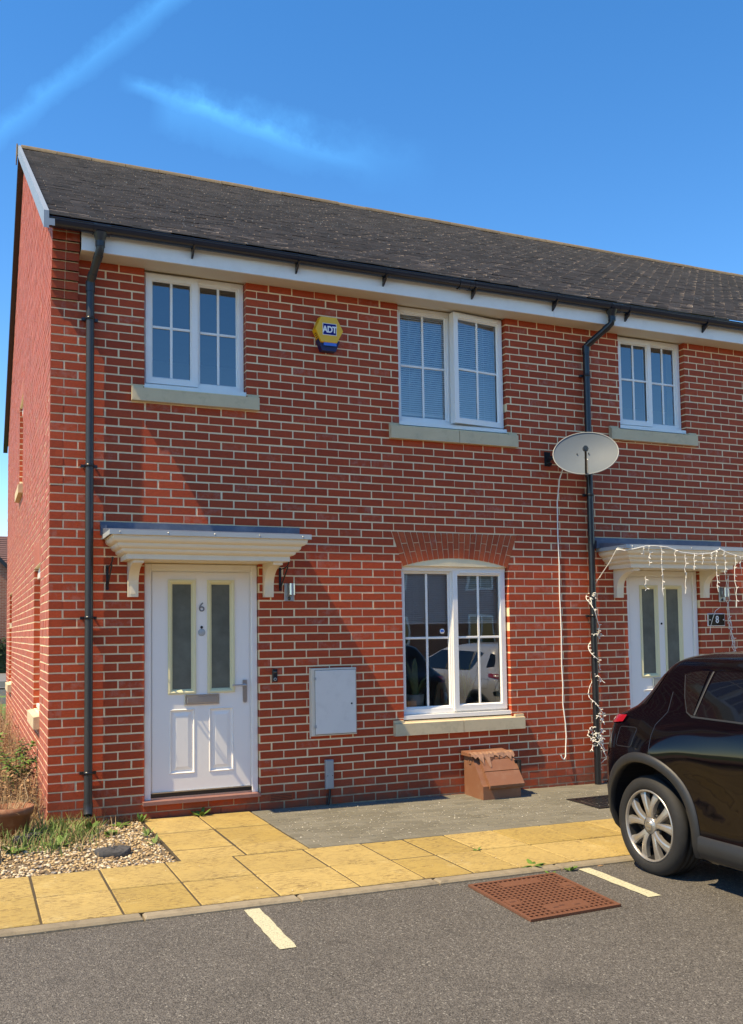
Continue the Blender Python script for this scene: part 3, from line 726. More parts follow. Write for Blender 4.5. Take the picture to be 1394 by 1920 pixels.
# ------------------------------------------------------------------ doors
def text_mesh(txt, size, x, y, z, depth, offset=0.0, align='CENTER', sx=1.0):
    cu = bpy.data.curves.new('lettering', 'FONT'); cu.body = txt; cu.size = size; cu.align_x = align; cu.extrude = depth/2; cu.offset = offset; cu.space_character = .92
    t = bpy.data.objects.new('lettering', cu); COL.objects.link(t)
    dg = bpy.context.evaluated_depsgraph_get(); me = bpy.data.meshes.new_from_object(t.evaluated_get(dg))
    b = MB(); b.add([(x + v.co.x*sx, y - v.co.z, z + v.co.y) for v in me.vertices], [list(p.vertices) for p in me.polygons])
    bpy.data.objects.remove(t); bpy.data.curves.remove(cu); bpy.data.meshes.remove(me); return b
def front_door(parent, x0, x1, z0, z1, number=None, frosted=True):
    """x0..x1 outside of frame"""
    y = .055; w = .055
    fr = MB()
    for a, c, p, q in ((x0, x0+w, z0, z1), (x1-w, x1, z0, z1), (x0+w, x1-w, z1-w, z1)): fr.bbox(a, c, y-.02, y+.06, p, q, .004)
    for a, c, p, q in ((x0+w, x0+w+.012, z0, z1-w), (x1-w-.012, x1-w, z0, z1-w), (x0+w+.012, x1-w-.012, z1-w-.012, z1-w)): fr.box(a, c, y+.004, y+.05, p, q)
    lx0, lx1, lz0, lz1 = x0+w+.014, x1-w-.014, z0+.055, z1-w-.014
    W_ = lx1-lx0
    leaf = MB()
    # leaf as stiles and rails round four panel fields
    ca, cb = lx0+.148, lx0+.372                       # left column fields
    cc, cd = lx1-.372, lx1-.148
    zt0, zt1 = z0+.905, z0+1.885; zl0, zl1 = z0+.205, z0+.765
    xs = [lx0, ca, cb, cc, cd, lx1]; zs = [lz0, zl0, zl1, zt0, zt1, lz1]
    for i in range(5):
        for j in range(5):
            if i in (1, 3) and j in (1, 3): continue
            leaf.add([(xs[i], y, zs[j]), (xs[i+1], y, zs[j]), (xs[i+1], y, zs[j+1]), (xs[i], y, zs[j+1])], [(0, 1, 2, 3)])
    for a, c in ((ca, cb), (cc, cd)):
        # lower moulded panel: sunk ogee, raised field
        rings = [(0, 0), (.008, -.006), (.016, .010), (.030, .012), (.058, .004), (.060, .003)]
        R4 = [[(a+e, y+d, zl0+e), (c-e, y+d, zl0+e), (c-e, y+d, zl1-e), (a+e, y+d, zl1-e)] for e, d in rings]
        leaf.grid(R4, False, True); leaf.add(R4[-1], [(0, 1, 2, 3)])
    leaf.box(lx0, lx1, y+.002, y+.045, lz0-.002, lz0)
    d = leaf.build('door', M['door'], parent)
    fr.build('door_frame', M['upvc'], d)
    bd = MB(); gl = MB()
    for a, c in ((ca, cb), (cc, cd)):
        rings = [(-.012, 0), (-.010, -.012), (.004, -.014), (.016, -.006), (.030, .012)]
        R4 = [[(a+e, y+dd, zt0+e), (c-e, y+dd, zt0+e), (c-e, y+dd, zt1-e), (a+e, y+dd, zt1-e)] for e, dd in rings]
        bd.grid(R4, False, True)
        gl.add([(a+.028, y+.012, zt0+.028), (c-.028, y+.012, zt0+.028), (c-.028, y+.012, zt1-.028), (a+.028, y+.012, zt1-.028)], [(0, 1, 2, 3)])
    bd.build('glazing_surround', M['door_bead'], d); gl.build('door_glazing', M['door_glass'], d)
    xm = (lx0+lx1)/2
    lp = MB(); lp.bbox(xm-.155, xm+.155, y-.016, y, z0+.795, z0+.885, .006); lpo = lp.build('letter_plate', M['chrome'], d)
    lf = MB(); lf.bbox(xm-.132, xm+.132, y-.021, y-.0165, z0+.812, z0+.868, .003); lf.build('letter_flap', M['steel'], d)
    h = MB(); hx = lx1-.045
    h.prism([(hx-.017 + .017*(1-math.cos(q)) if False else hx + .018*math.cos(q), (z0+.92 if math.sin(q) >= 0 else z0+.815) + .018*math.sin(q)) for q in [2*math.pi*i/20 for i in range(20)]], XZ, y-.012, y)
    h.tube([(hx, y, z0+.955), (hx, y-.05, z0+.955)], .010, 12); h.box(hx-.019, hx+.019, y-.010, y-.001, z0+.815, z0+1.0)
    h.tube([(hx, y-.05, z0+.955), (hx-.02, y-.054, z0+.955), (hx-.125, y-.05, z0+.957)], [.010, .010, .008], 12)
    fixnormals(h.build('handle', M['chrome'], d))
    sp = MB(); sp.lathe([(.0001, y-.008), (.009, y-.008), (.012, y-.004), (.012, y)], lambda u, v, hh: (xm+u, hh, z0+1.475+v), 20); sp.build('spyhole', M['dark_metal'], d)
    if number:
        text_mesh(number, .115, xm, y-.004, z0+1.615, .006).build('door_number', M['grey_print'], d)
        k = MB(); k.lathe([(.0001, y-.006), (.028, y-.006), (.033, y-.002), (.033, y)], lambda u, v, hh: (xm+u, hh, z0+1.43+v), 28); k.build('knocker_plate', M['edge_trim'], d)
    wb = MB(); wb.box(x0+w, x1-w, y-.018, y+.05, z0+.004, z0+.018); wb.box(lx0, lx1, y-.012, y, z0+.052, z0+.062); wb.build('weather_bar', M['steel'], d)
    sl = MB(); sl.box(x0+w, x1-w, y-.004, y+.05, z0+.019, z0+.050); sl.build('door_gap', M['black'], d)
    th = MB(); th.box(x0-.022, x1+.0, -.055, y+.06, z0-.028, z0+.002); th.build('threshold', M['threshold'], d)
front_door(house6, .784, 1.790, .106, 2.138, '6')
front_door(house8, 5.902, 6.893, .09, 2.145)

# ------------------------------------------------------------------ door canopies
def canopy(parent, xl, xr, fl, fr_, zt, front=-.5):
    """moulded hood; xl..xr along the wall flashing, fl..fr_ the front edge"""
    prof = [(0, zt-.036), (.010, zt-.037)]
    for k0, (i0, z0_, r_) in enumerate(((.004, zt-.040, .048), (.048, zt-.098, .036), (.084, zt-.140, .030))):   # three bold rolls
        prof += [(i0 + r_*(1-math.sin(q_))*.95, z0_ - r_*(1-math.cos(q_))*1.15) for q_ in [math.pi/2*(1-.0) - math.pi*j_/10*.5*1.0 if False else math.pi/2 - math.pi/2*j_/6 for j_ in range(7)][::-1][::-1]]
    prof = [(0, zt-.036), (.010, zt-.037), (.008, zt-.050), (.010, zt-.062), (.018, zt-.078), (.032, zt-.089), (.046, zt-.094), (.050, zt-.098), (.049, zt-.106), (.053, zt-.120), (.064, zt-.132), (.080, zt-.139), (.084, zt-.143), (.083, zt-.150), (.088, zt-.162), (.101, zt-.172), (.120, zt-.178), (.123, zt-.181), (.122, zt-.184), (.122, zt-.222)]
    b = MB()
    rows = []
    for ins, z in prof:
        x0, x1, y0 = fl+.02+ins*1.12, fr_-.02-ins*1.12, front+.012+ins
        rows.append([(x0, -.002, z), (x0, y0, z), (x1, y0, z), (x1, -.002, z)])
    for i in range(3):
        b.grid([[r[i], r[i+1]] for r in rows], False)
    b.add(rows[-1], [(0, 1, 2, 3)])
    hood = b.build('canopy', M['cream'], parent)
    e = MB(); e.box(fl, fr_, front, front+.012, zt-.036, zt+.002); e.box(fl, fl+.012, front+.012, -.002, zt-.036, zt+.002); e.box(fr_-.012, fr_, front+.012, -.002, zt-.036, zt+.002); e.build('edge_trim', M['edge_trim'], hood)
    for i in range(5):
        n = MB(); x = fl+.08+(fr_-fl-.16)*i/4; n.lathe([(.0001, front-.006), (.005, front-.004), (.007, front)], lambda u, v, h: (x+u, h, zt-.016+v), 10)
        n.build('trim_screw', M['steel'], hood)
    t = MB(); t.hexa([(fl, front, zt+.002), (fr_, front, zt+.002), (fr_, -.002, zt+.002), (fl, -.002, zt+.002), (fl, front+.002, zt+.006), (fr_, front+.002, zt+.006), (fr_, -.002, zt+.065), (fl, -.002, zt+.065)])
    t.box(xl, xr, -.016, -.006, zt+.045, zt+.118); t.box(xl, xl+.05, -.07, -.006, zt+.0, zt+.085); t.build('lead_flashing', M['lead'], hood)
    # curved brackets
    for bx0, bx1 in ((fl+.212, fl+.298), (fr_-.298, fr_-.212)):
        g = MB(); zt2 = zt-.222; N = 12
        poly = [(-.004, zt2-.30), (-.058, zt2-.30), (-.062, zt2-.20)]
        for i in range(N+1):
            q = i/N*math.pi/2; poly.append((-.066 - .235*(1-math.cos(q)), zt2-.185 + .155*math.sin(q)))
        poly += [(-.335, zt2-.028), (-.335, zt2), (-.004, zt2)]
        g.prism(poly, YZ, bx0, bx1)
        # sunk face moulding on the front
        g.box(bx0+.018, bx1-.018, -.064, -.058, zt2-.275, zt2-.19)
        fixnormals(g.build('bracket', M['cream'], hood))
    return hood
canopy(house6, .405, 2.185, .42, 2.13, 2.367)
canopy(house8, 5.47, 7.22, 5.51, 7.20, 2.367)
# ------------------------------------------------------------------ things on the walls
# alarm box
T = thing('alarm_box', 'yellow hexagonal alarm box with blue ADT logo high on brick wall between upper windows', 'alarm box', (2.46, 0, 4.2))
hexo = [(2.336, 4.353), (2.390, 4.236), (2.546, 4.236), (2.610, 4.355), (2.546, 4.476), (2.390, 4.474)]
def frustum(b, poly, y0, y1, s, cen, e=.0):
    cx, cz = cen; P1 = [(cx+(x-cx)*s, cz+(z-cz)*s) for x, z in poly]
    n = len(poly); b.add([(x, y0, z) for x, z in poly] + [(x, y1, z) for x, z in P1], [list(range(n))[::-1], list(range(n, 2*n))] + [(i, (i+1) % n, n+(i+1) % n, n+i) for i in range(n)])
b = MB(); c0 = (2.473, 4.355); frustum(b, [(c0[0]+(x-c0[0])*1.05, c0[1]+(z-c0[1])*1.05) for x, z in hexo], -.012, -.088, .97, c0); frustum(b, [(c0[0]+(x-c0[0])*1.018, c0[1]+(z-c0[1])*1.018) for x, z in hexo], -.088, -.094, .97, c0)
fixnormals(b.build('cover', M['yellow'], T))
b = MB()
for i in range(5):
    t = .18+.13*i; x, z = 2.390+(2.336-2.390)*t, 4.236+(4.353-4.236)*t
    cx, cz = c0[0]+(x-c0[0])*1.055, c0[1]+(z-c0[1])*1.055
    b.tube([(cx, -.03, cz), (cx, -.075, cz)], .003, 6)
b.build('vent_slots', M['rust_pit'], T)
b = MB(); b.prism([(2.365, 4.262), (2.405, 4.160), (2.545, 4.160), (2.585, 4.262)], XZ, -.070, -.001); fixnormals(b.build('base', M['navy'], T))
b = MB(); b.box(2.418, 2.545, -.088, -.0705, 4.205, 4.242); b.build('strobe_lens', M['lens_blue'], T)
b = MB(); b.box(2.404, 2.543, -.0965, -.0945, 4.302, 4.414); lw = b.build('logo_border', M['white_print'], T)
b = MB(); b.box(2.409, 2.538, -.0975, -.0966, 4.307, 4.409); b.build('logo_panel', M['logo_blue'], lw)
b = text_mesh('ADT', .084, 2.4735, -.0985, 4.328, .0016, .0030, sx=.86); b.build('lettering', M['white_print'], lw)
# satellite dish
T = thing('satellite_dish', 'grey oval mesh satellite dish on wall bracket beside second downpipe', 'satellite dish', (5.0, 0, 3.29))
n = Vector((-.555, -.755, .42)).normalized(); cc = Vector((5.145, -.36, 3.305))
ux = Vector((n.y, -n.x, 0)).normalized() * -1; uz = n.cross(ux).normalized()
if uz.z < 0: uz = -uz
A, Bv = .325, .255
def dp(a, c, off): return cc + ux*a + uz*c + n*off
b = MB(); rows = []; rows2 = []
for i in range(13):
    r = max(i/12, .001); rows.append([dp(A*r*math.cos(q), Bv*r*math.sin(q), -.055+.055*r*r) for q in [2*math.pi*k/48 for k in range(48)]])
    rows2.append([p - n*.006 for p in rows[-1]])
b.grid(rows, True, True); b.grid(rows2, True, True); dish = b.build('reflector', M['dish'], T)
b = MB(); b.tube([dp(A*math.cos(q), Bv*math.sin(q), .001) for q in [2*math.pi*k/48 for k in range(49)]], .006, 8); b.build('rim', M['dish_rim'], dish)
b = MB()
for a, c in ((-.085, .025), (.03, .025), (-.075, -.17), (.03, -.165)): b.tube([dp(a, c, -.05), dp(a, c, -.036)], .006, 8)
b.build('fixing_bolt', M['black'], dish)
low = dp(0, -Bv+.01, .0); tip = dp(0.0, -.165, .33)
b = MB(); b.tube([low - n*.05, low, low*.5+tip*.5, tip], [.014, .014, .011, .011], 10); b.build('feed_arm', M['black'], T)
b = MB(); b.tube([low + n*.02 - uz*.0 + ux*.014, low*.45+tip*.55 + ux*.014], .0085, 8); b.build('feed_cable', M['cable'], T)
b = MB(); dirc = (dp(0, .02, -.05) - tip).normalized(); b.tube([tip - dirc*.02, tip + dirc*.035], .022, 14); b.tube([tip + dirc*.035, tip + dirc*.06], [.022, .03], 14); b.tube([tip-Vector((0,0,.03)), tip+Vector((0,0,.012))], .017, 10); b.build('receiver', M['black'], T)
b = MB(); b.box(4.885, 4.955, -.012, -.002, 3.215, 3.365); b.box(4.905, 4.935, -.10, -.012, 3.27, 3.31); b.tube([(4.92, -.09, 3.29), (4.93, -.12, 3.29), dp(-.02, -.02, -.11), dp(0, -.02, -.06)], .019, 10); b.box(4.90, 4.94, -.06, -.012, 3.225, 3.245); b.build('wall_bracket', M['black'], T)
# its loose lead
b = MB(); pts = [dp(-.05, -.10, -.07), (5.03, -.14, 3.20), (5.035, -.05, 3.08), (5.025, -.014, 2.85), (5.022, -.011, 2.5), (5.031, -.011, 2.2), (5.026, -.011, 1.9), (5.034, -.012, 1.5), (5.028, -.012, 1.15), (5.036, -.012, .95), (5.03, -.012, .75), (5.055, -.012, .55), (5.060, -.014, .42), (5.045, -.02, .30), (5.035, -.03, .215), (5.01, -.035, .185), (4.985, -.035, .205), (4.975, -.035, .235)]
b.tube(pts, .0065, 8); tag(b.build('loose_cable', M['cable'], loc=(5.03, -.01, .2)), 'loose white cable hanging down brickwork from satellite dish, curled at its end', 'cable')
# meter box
T = thing('meter_box', 'pale grey electricity meter box on wall between front door and lower window', 'meter box', (2.5, 0, .577))
b = MB(); b.bbox(2.277, 2.722, -.042, -.001, .574, 1.192, .006); b.box(2.268, 2.277, -.012, -.001, .555, 1.196); b.build('frame', M['meter_side'], T)
b = MB(); b.bbox(2.312, 2.712, -.050, -.0425, .590, 1.172, .004); dr = b.build('door', M['meter'], T)
b = MB(); b.box(2.3085, 2.3115, -.0432, -.0422, .585, 1.177); b.box(2.3115, 2.7155, -.0432, -.0422, .5855, .5885); b.box(2.3115, 2.7155, -.0432, -.0422, 1.1735, 1.1765); b.box(2.7125, 2.7155, -.0432, -.0422, .5885, 1.1735); b.build('door_gap', M['black'], dr)
b = MB(); b.lathe([(.0001, -.054), (.007, -.053), (.009, -.05)], lambda u, v, h: (2.668+u, h, .86+v), 14); b.build('lock', M['dark_metal'], dr)
for z_ in (1.085, .65): MB().box(2.300, 2.320, -.053, -.0505, z_, z_+.025).build('hinge', M['grey'], dr)
# cable cover under it
T = thing('cable_cover', 'narrow grey cable cover at foot of wall below meter box', 'cable cover', (2.45, 0, .0))
b = MB(); b.bbox(2.411, 2.487, -.045, -.001, .088, .352, .008); b.build('cover', M['grey'], T)
b = MB(); b.tube([(2.455, -.02, .09), (2.45, -.022, .03), (2.43, -.03, -.06)], .012, 8); b.tube([(2.425, -.02, .05), (2.415, -.03, -.06)], .004, 6); b.build('cable', M['dark_metal'], T)
b = MB()
for x, z in ((2.425, .21), (2.473, .21)): b.lathe([(.0001, -.047), (.004, -.046), (.005, -.044)], lambda u, v, h: (x+u, h, z+v), 8)
b.build('screw', M['dark_metal'], T)
# doorbell
T = thing('doorbell', 'small black video doorbell on brick beside white door 6', 'doorbell', (1.94, 0, 1.08))
b = MB(); b.bbox(1.915, 1.962, -.022, -.001, 1.082, 1.196, .006); b.build('body', M['black'], T)
b = MB(); b.lathe([(.0001, -.027), (.010, -.026), (.013, -.022)], lambda u, v, h: (1.938+u, h, 1.168+v), 16); b.build('camera_lens', M['gloss_black'], T)
b = MB(); b.lathe([(.008, -.0235), (.015, -.0245), (.015, -.022)], lambda u, v, h: (1.938+u, h, 1.105+v), 20); b.build('button_ring', M['grey'], T)
# wall lamps
def wall_lamp(x, z, label, first):
    T = thing('wall_lamp', label, 'wall lamp', (x, 0, z), 'lamps beside the front doors')
    b = MB(); b.bbox(x-.045, x+.045, -.014, -.001, z-.075, z+.085, .003); b.build('back_plate', M['steel'], T)
    b = MB(); b.tube([(x+.012, -.055, z-.02), (x+.012, -.055, z+.085)], .032, 20); b.box(x+.0, x+.024, -.04, -.014, z+.01, z+.05); b.build('lamp_body', M['chrome'], T)
    b = MB(); b.lathe([(.0001, -.024), (.012, -.022), (.018, -.0145)], lambda u, v, h: (x+u, h, z-.05+v), 16); b.build('sensor', M['gloss_black'], T)
wall_lamp(2.08, 1.885, 'steel wall lamp with sensor to the right of white door 6', True)
wall_lamp(7.215, 1.875, 'steel wall lamp above number 8 plaque, tangled with white icicle lights', False)
# hanging basket brackets
def basket_bracket(x, z, label, arm):
    T = thing('basket_bracket', label, 'bracket', (x, 0, z), 'hanging basket brackets beside the canopy of door 6')
    b = MB(); b.box(x-.011, x+.011, -.007, -.001, z-.205, z+.005)
    for zz in (z-.19, z-.01): b.tube([(x, -.001, zz), (x, -.012, zz)], .012, 10)
    b.build('wall_bar', M['black'], T)
    b = MB(); b.tube([(x, -.007, z-.012), (x+arm*.02, -.16, z-.004), (x+arm*.04, -.215, z+.02), (x+arm*.045, -.225, z+.045)], .006, 8); b.tube([(x, -.01, z-.185), (x+arm*.04, -.20, z-.005)], .007, 8); b.tube([(x+arm*.045, -.225, z+.045), (x+arm*.045, -.235, z+.055)], .010, 8); b.build('arm', M['black'], T)
basket_bracket(.468, 2.11, 'black hanging basket bracket left of white door 6, beside the downpipe', .25)
basket_bracket(1.997, 2.11, 'black hanging basket bracket right of white door 6, above the wall lamp', .25)
# house number plaque
T = thing('number_plaque', 'black house number plaque with white 8 on wall right of second door', 'house number', (7.115, 0, 1.53))
b = MB(); b.bbox(6.995, 7.245, -.010, -.001, 1.528, 1.672, .003); b.build('border', M['white_print'], T)
b = MB(); b.bbox(7.004, 7.236, -.015, -.0102, 1.537, 1.663, .002); b.build('plate', M['gloss_black'], T)
b = text_mesh('8', .115, 7.125, -.0165, 1.565, .002, .001, sx=.85); b.build('numeral', M['white_print'], T)
b = MB()
for x in (7.022, 7.218): b.lathe([(.0001, -.019), (.007, -.018), (.008, -.015)], lambda u, v, h: (x+u, h, 1.60+v), 12)
b.build('screw', M['white_print'], T)

# icicle lights
rl = random.Random(21)
def bulbs_on(b, pts, step=.07):
    acc = 0
    for i in range(len(pts)-1):
        p, q = Vector(pts[i]), Vector(pts[i+1]); acc += (q-p).length
        if acc > step:
            acc = 0; d = Vector((rl.uniform(-1, 1), rl.uniform(-1, -.1), rl.uniform(-.6, .4))).normalized()*.028
            b.tube([p, p+d*.5, p+d], [.0032, .0055, .003], 6)
def wob(p, a): return (p[0]+rl.uniform(-a, a), p[1]+rl.uniform(-a, a)*.6, p[2]+rl.uniform(-a, a))
T = thing('icicle_lights', 'white icicle light string hanging along canopy of house 8', 'string lights', (6.35, -.5, 2.1))
b = MB(); c = MB(); yf = -.518
top = [(5.46, -.40, 2.33), (5.51, -.47, 2.31), (5.60, yf, 2.325), (5.74, yf, 2.355), (5.86, yf, 2.36), (6.02, yf, 2.35), (6.20, yf, 2.30), (6.42, yf, 2.285), (6.60, yf, 2.30), (6.72, yf, 2.345), (6.85, yf, 2.30), (7.0, yf, 2.27), (7.15, yf, 2.28), (7.21, -.5, 2.27)]
b.tube(top, .0055, 6)
for x, zt, ln in ((5.70, 2.35, .10), (5.78, 2.36, .20), (5.93, 2.36, .50), (6.11, 2.33, .14), (6.24, 2.29, .42), (6.36, 2.285, .17), (6.48, 2.285, .10), (6.60, 2.30, .08), (6.66, 2.32, .42), (6.78, 2.32, .25), (6.92, 2.28, .55), (7.0, 2.27, .12), (7.06, 2.27, .46), (7.16, 2.28, .30), (5.72, 2.05, .15)):
    pts = [wob((x, yf-.006, zt-ln*i/8), .012) for i in range(9)]
    b.tube(pts, .0038, 6); bulbs_on(c, pts, .045)
st = b.build('wire', M['cable'], T); c.build('bulbs', M['cable'], T)
T = thing('string_lights', 'white string lights tangled round black downpipe between the two houses', 'string lights', (5.405, -.062, .0))
b = MB(); c = MB(); pts = [(5.46, -.40, 2.32), (5.45, -.3, 2.2), (5.42, -.16, 2.05)]
N = 150
for i in range(N):
    t = i/(N-1); z = 2.0 - 1.95*t; q = t*2*math.pi*4.2 + .5*math.sin(t*17)
    if .16 < t < .22: continue
    r = .043 + .03*abs(math.sin(t*29)) + (.03*rl.random() if t > .72 else 0)
    pts.append((5.405 + r*math.cos(q), -.062 + r*math.sin(q), z + .015*math.sin(t*60)))
b.tube(pts, .0042, 6); bulbs_on(c, pts, .04)
for z0, nn in ((1.86, 3), (1.45, 4), (1.05, 3), (.62, 5), (.48, 7), (.40, 8), (.34, 6)):
    for k in range(nn):
        q = rl.uniform(2.6, 6.6); r = .05; st_ = Vector((5.405 + r*math.cos(q), -.062 + r*math.sin(q), z0 + rl.uniform(-.05, .05)))
        pp = [st_ + Vector((rl.uniform(-.05, .05)*j/3, -.012*j/3, (-.05 + rl.uniform(-.03, .07))*j/3)) for j in range(4)]
        b.tube(pp, .0036, 6); bulbs_on(c, pp, .02)
b.build('wire', M['cable'], T); c.build('bulbs', M['cable'], T)
T = thing('string_lights', 'white string lights trailing down brick wall past the number 8 plaque', 'string lights', (7.3, -.02, .9))
b = MB(); c = MB()
for k in range(3):
    pts = [wob((7.21 + .22*(i/24) + .02*math.sin(i+k*2), -.10 + .075*min(i/8, 1), 2.1 - 1.3*i/24), .014) for i in range(25)]
    b.tube(pts, .0035, 6); bulbs_on(c, pts, .08)
b.tube([(7.16, -.03, 1.74), (7.09, -.03, 1.70), (7.05, -.03, 1.62), (7.02, -.02, 1.52), (7.0, -.03, 1.44)], .0035, 6)
b.build('wire', M['cable'], T); c.build('bulbs', M['cable'], T)

# ------------------------------------------------------------------ behind the glass
def blind(x0, x1, z0, z1, y, label, n):
    T = thing('venetian_blind', label, 'blind', ((x0+x1)/2, y, z1), 'venetian blinds')
    b = MB(); b.box(x0, x1, y-.012, y+.025, z1-.03, z1); b.build('head_rail', M['blind'], T)
    b = MB()
    for i in range(n):
        z = z1-.045 - (z1-.045-z0-.02)*i/(n-1)
        b.add([(x0, y-.009, z-.0085), (x1, y-.009, z-.0085), (x1, y-.002, z+.002), (x0, y-.002, z+.002), (x1, y+.008, z+.0095), (x0, y+.008, z+.0095)], [(0, 1, 2, 3), (3, 2, 4, 5)])
    tag(b.build('slats', M['blind'], T), kind='stuff')
    b = MB(); b.box(x0, x1, y-.010, y+.012, z0-.010, z0+.008); b.build('bottom_rail', M['blind'], T)
    b = MB()
    for x in (x0+.16, (x0+x1)/2+.02, x1-.16): b.tube([(x, y-.014, z1-.03), (x, y-.014, z0)], .0015, 5)
    b.tube([(x0+.06, y-.02, z1-.03), (x0+.06, y-.02, z0-.1)], .004, 6); b.build('cord', M['blind'], T)
blind(3.25, 4.42, 3.68, 4.70, .15, 'white venetian blind fully lowered behind the upper window with an ajar casement', 46)
blind(3.25, 4.40, 1.60, 2.12, .15, 'white venetian blind half lowered behind the ground floor window', 24)
# inner window boards
for h, x0, x1, z in ((house6, .79, 1.68, 3.70), (house6, 3.23, 4.44, 3.55), (house6, 3.23, 4.41, .70), (house8, 5.88, 6.78, 3.71)):
    b = MB(); b.box(x0, x1, .134, .42, z, z+.028); b.build('window_board', M['upvc'], h)
T = thing('potted_plant', 'green snake plant in pale pot on the sill inside the ground floor window', 'houseplant', (3.475, .26, .728))
px, py, pz = 3.475, .262, .729
b = MB(); b.lathe([(.0001, 0), (.076, 0), (.088, .165), (.080, .165), (.076, .14), (.0001, .14)], lambda u, v, h: (px+u, py+v, pz+h), 28); b.build('pot', M['pot_white'], T)
b = MB(); rp = random.Random(4)
for ang, ln, lean, w in ((-2.6, .36, .10, .026), (-1.8, .40, .03, .034), (-.9, .20, .13, .022), (-.4, .24, .22, .022), (.3, .22, .12, .024), (2.8, .28, .12, .022), (1.2, .30, .08, .026), (-2.2, .20, .10, .022), (.0, .15, .13, .02), (3.4, .33, .16, .016)):
    c_, s_ = math.cos(ang), math.sin(ang); rows = []
    for i in range(9):
        t = i/8; ww = w*(1.0-.15*(1-t))*(1 if t < .55 else math.sqrt(max(0, 1-((t-.55)/.45)**2)) + .02); o = .025 + lean*t*t
        cx, cy = px + c_*o, py + s_*o*.45; z = pz + .13 + ln*t
        tw = ang + 1.3 + t*.6
        rows.append([(cx - ww*math.cos(tw), cy - ww*math.sin(tw)*.6, z), (cx, cy-.006, z), (cx + ww*math.cos(tw), cy + ww*math.sin(tw)*.6, z)])
    b.grid(rows)
b.build('leaves', M['snake'], T)
T = thing('potted_plant', 'slim green plant standing behind the right half of the ground floor window', 'houseplant', (4.08, .30, .728))
b = MB(); b.lathe([(.0001, 0), (.05, 0), (.06, .11), (.054, .11), (.05, .1), (.0001, .1)], lambda u, v, h: (4.08+u, .30+v, .729+h), 22); b.build('pot', M['stone'], T)
b = MB()
for ang, ln, lean in ((.5, .40, .05), (2.6, .30, .08), (-.6, .26, .12), (3.6, .34, .05)):
    rows = []
    for i in range(8):
        t = i/7; ww = .02*math.sin(math.pi*min(t*.9+.08, 1)); o = .02+lean*t*t; z = .82+ln*t
        rows.append([(4.08+math.cos(ang)*o-ww, .30+math.sin(ang)*o*.5, z), (4.08+math.cos(ang)*o+ww, .30+math.sin(ang)*o*.5+.006, z)])
    b.grid(rows)
b.build('leaves', M['snake'], T)
T = thing('wooden_letter', 'pale wooden block with letter K leaning inside the ground floor window', 'letter block', (3.74, .25, .729))
b = MB(); b.hexa([(3.66, .235, .729), (3.86, .235, .729), (3.86, .27, .729), (3.66, .27, .729), (3.735, .26, 1.0), (3.86, .26, 1.0), (3.86, .29, 1.0), (3.735, .29, 1.0)]); b.build('block', M['wood'], T)
b = text_mesh('K', .20, 3.80, .235, .80, .006, .006); b.build('numeral', M['brown'], T)
b = MB(); b.lathe([(.0001, .0915), (.026, .0915), (.026, .0922), (.0001, .0922)], lambda u, v, h: (3.70+u, h, 1.515+v), 24)
T = b.build('window_sticker', M['white_print'], loc=(3.70, .0915, 1.515)); tag(T, 'round white and blue sticker on glass of the ground floor window', 'sticker')
b = MB(); b.box(3.682, 3.718, .0905, .0912, 1.508, 1.528); b.build('print', M['lens_blue'], T)

# ------------------------------------------------------------------ brown gas meter box on the ground
T = thing('gas_meter_box', 'brown plastic gas meter box with torn lid on paving below lower window', 'meter box', (4.06, -.2, gz(4.06)))
gx0, gx1, g0 = 3.85, 4.262, gz(4.05)
b = MB(); b.prism([(-.03, g0-.02), (-.395, g0-.02), (-.392, g0+.125), (-.375, g0+.14), (-.19, g0+.385), (-.03, g0+.385)], YZ, gx0, gx1)
fixnormals(b.build('body', M['brown'], T))
b = MB()   # ribbed sloping lid, proud of the body and overhanging to the right
def lidp(s, h): # s 0 bottom..1 top
    y0, z0, y1, z1 = -.412, g0+.118, -.196, g0+.395; L = math.hypot(y1-y0, z1-z0); ny, nz = -(z1-z0)/L, (y1-y0)/L
    return (y0+(y1-y0)*s + ny*h, z0+(z1-z0)*s + nz*h)
for s0, s1 in ((.0, .43), (.445, .80), (.81, 1.0)):
    q = [lidp(s0, 0), lidp(s1, 0), lidp(s1, .022), lidp(s0, .026)]; b.prism(q, YZ, gx0+.055, gx1+.02)
q = [lidp(-.0, .0), lidp(.0, .028), (lidp(0, .026)[0]+.004, lidp(0, .026)[1]-.022), (lidp(0, 0)[0]+.004, lidp(0, 0)[1]-.022)]; b.prism(q, YZ, gx0+.055, gx1+.02)
lid = b.build('lid', M['brown'], T); fixnormals(lid)
b = MB(); b.prism([(-.02, g0+.385), (-.215, g0+.385), (-.22, g0+.405), (-.02, g0+.425)], YZ, gx0-.03, gx1+.015); fixnormals(b.build('top', M['brown'], T))
b = MB(); rr = random.Random(9); N = 26; rows = [[], [], []]   # ragged torn foil hanging over the lid edge
for i in range(N+1):
    x = gx0-.035 + (gx1+.06-gx0)*i/N
    dep = .03 + .05*abs(math.sin(i*.9))*rr.random() + (.13*rr.random()**2 if 3 < i < 12 else 0) + (.05*rr.random() if i > 20 else 0)
    y, z = lidp(1.0 - dep/.34, .030 + rr.uniform(0, .008))
    rows[0].append((x, -.19, g0+.425+rr.uniform(-.003, .003))); rows[1].append((x, -.232, g0+.408+rr.uniform(-.006, .006))); rows[2].append((x, y, z))
b.grid(rows, False); b.add([(x, y+.006, z-.004) for r in rows for x, y, z in r], [(i*(N+1)+k, i*(N+1)+k+1, (i+1)*(N+1)+k+1, (i+1)*(N+1)+k) for i in range(2) for k in range(N)])
b.build('torn_cover', M['brown_torn'], T)
b = MB(); rr = random.Random(12); P_ = []
for i in range(13): x = gx0+.085+.21*i/12; P_.append((x, 1.0-.02))
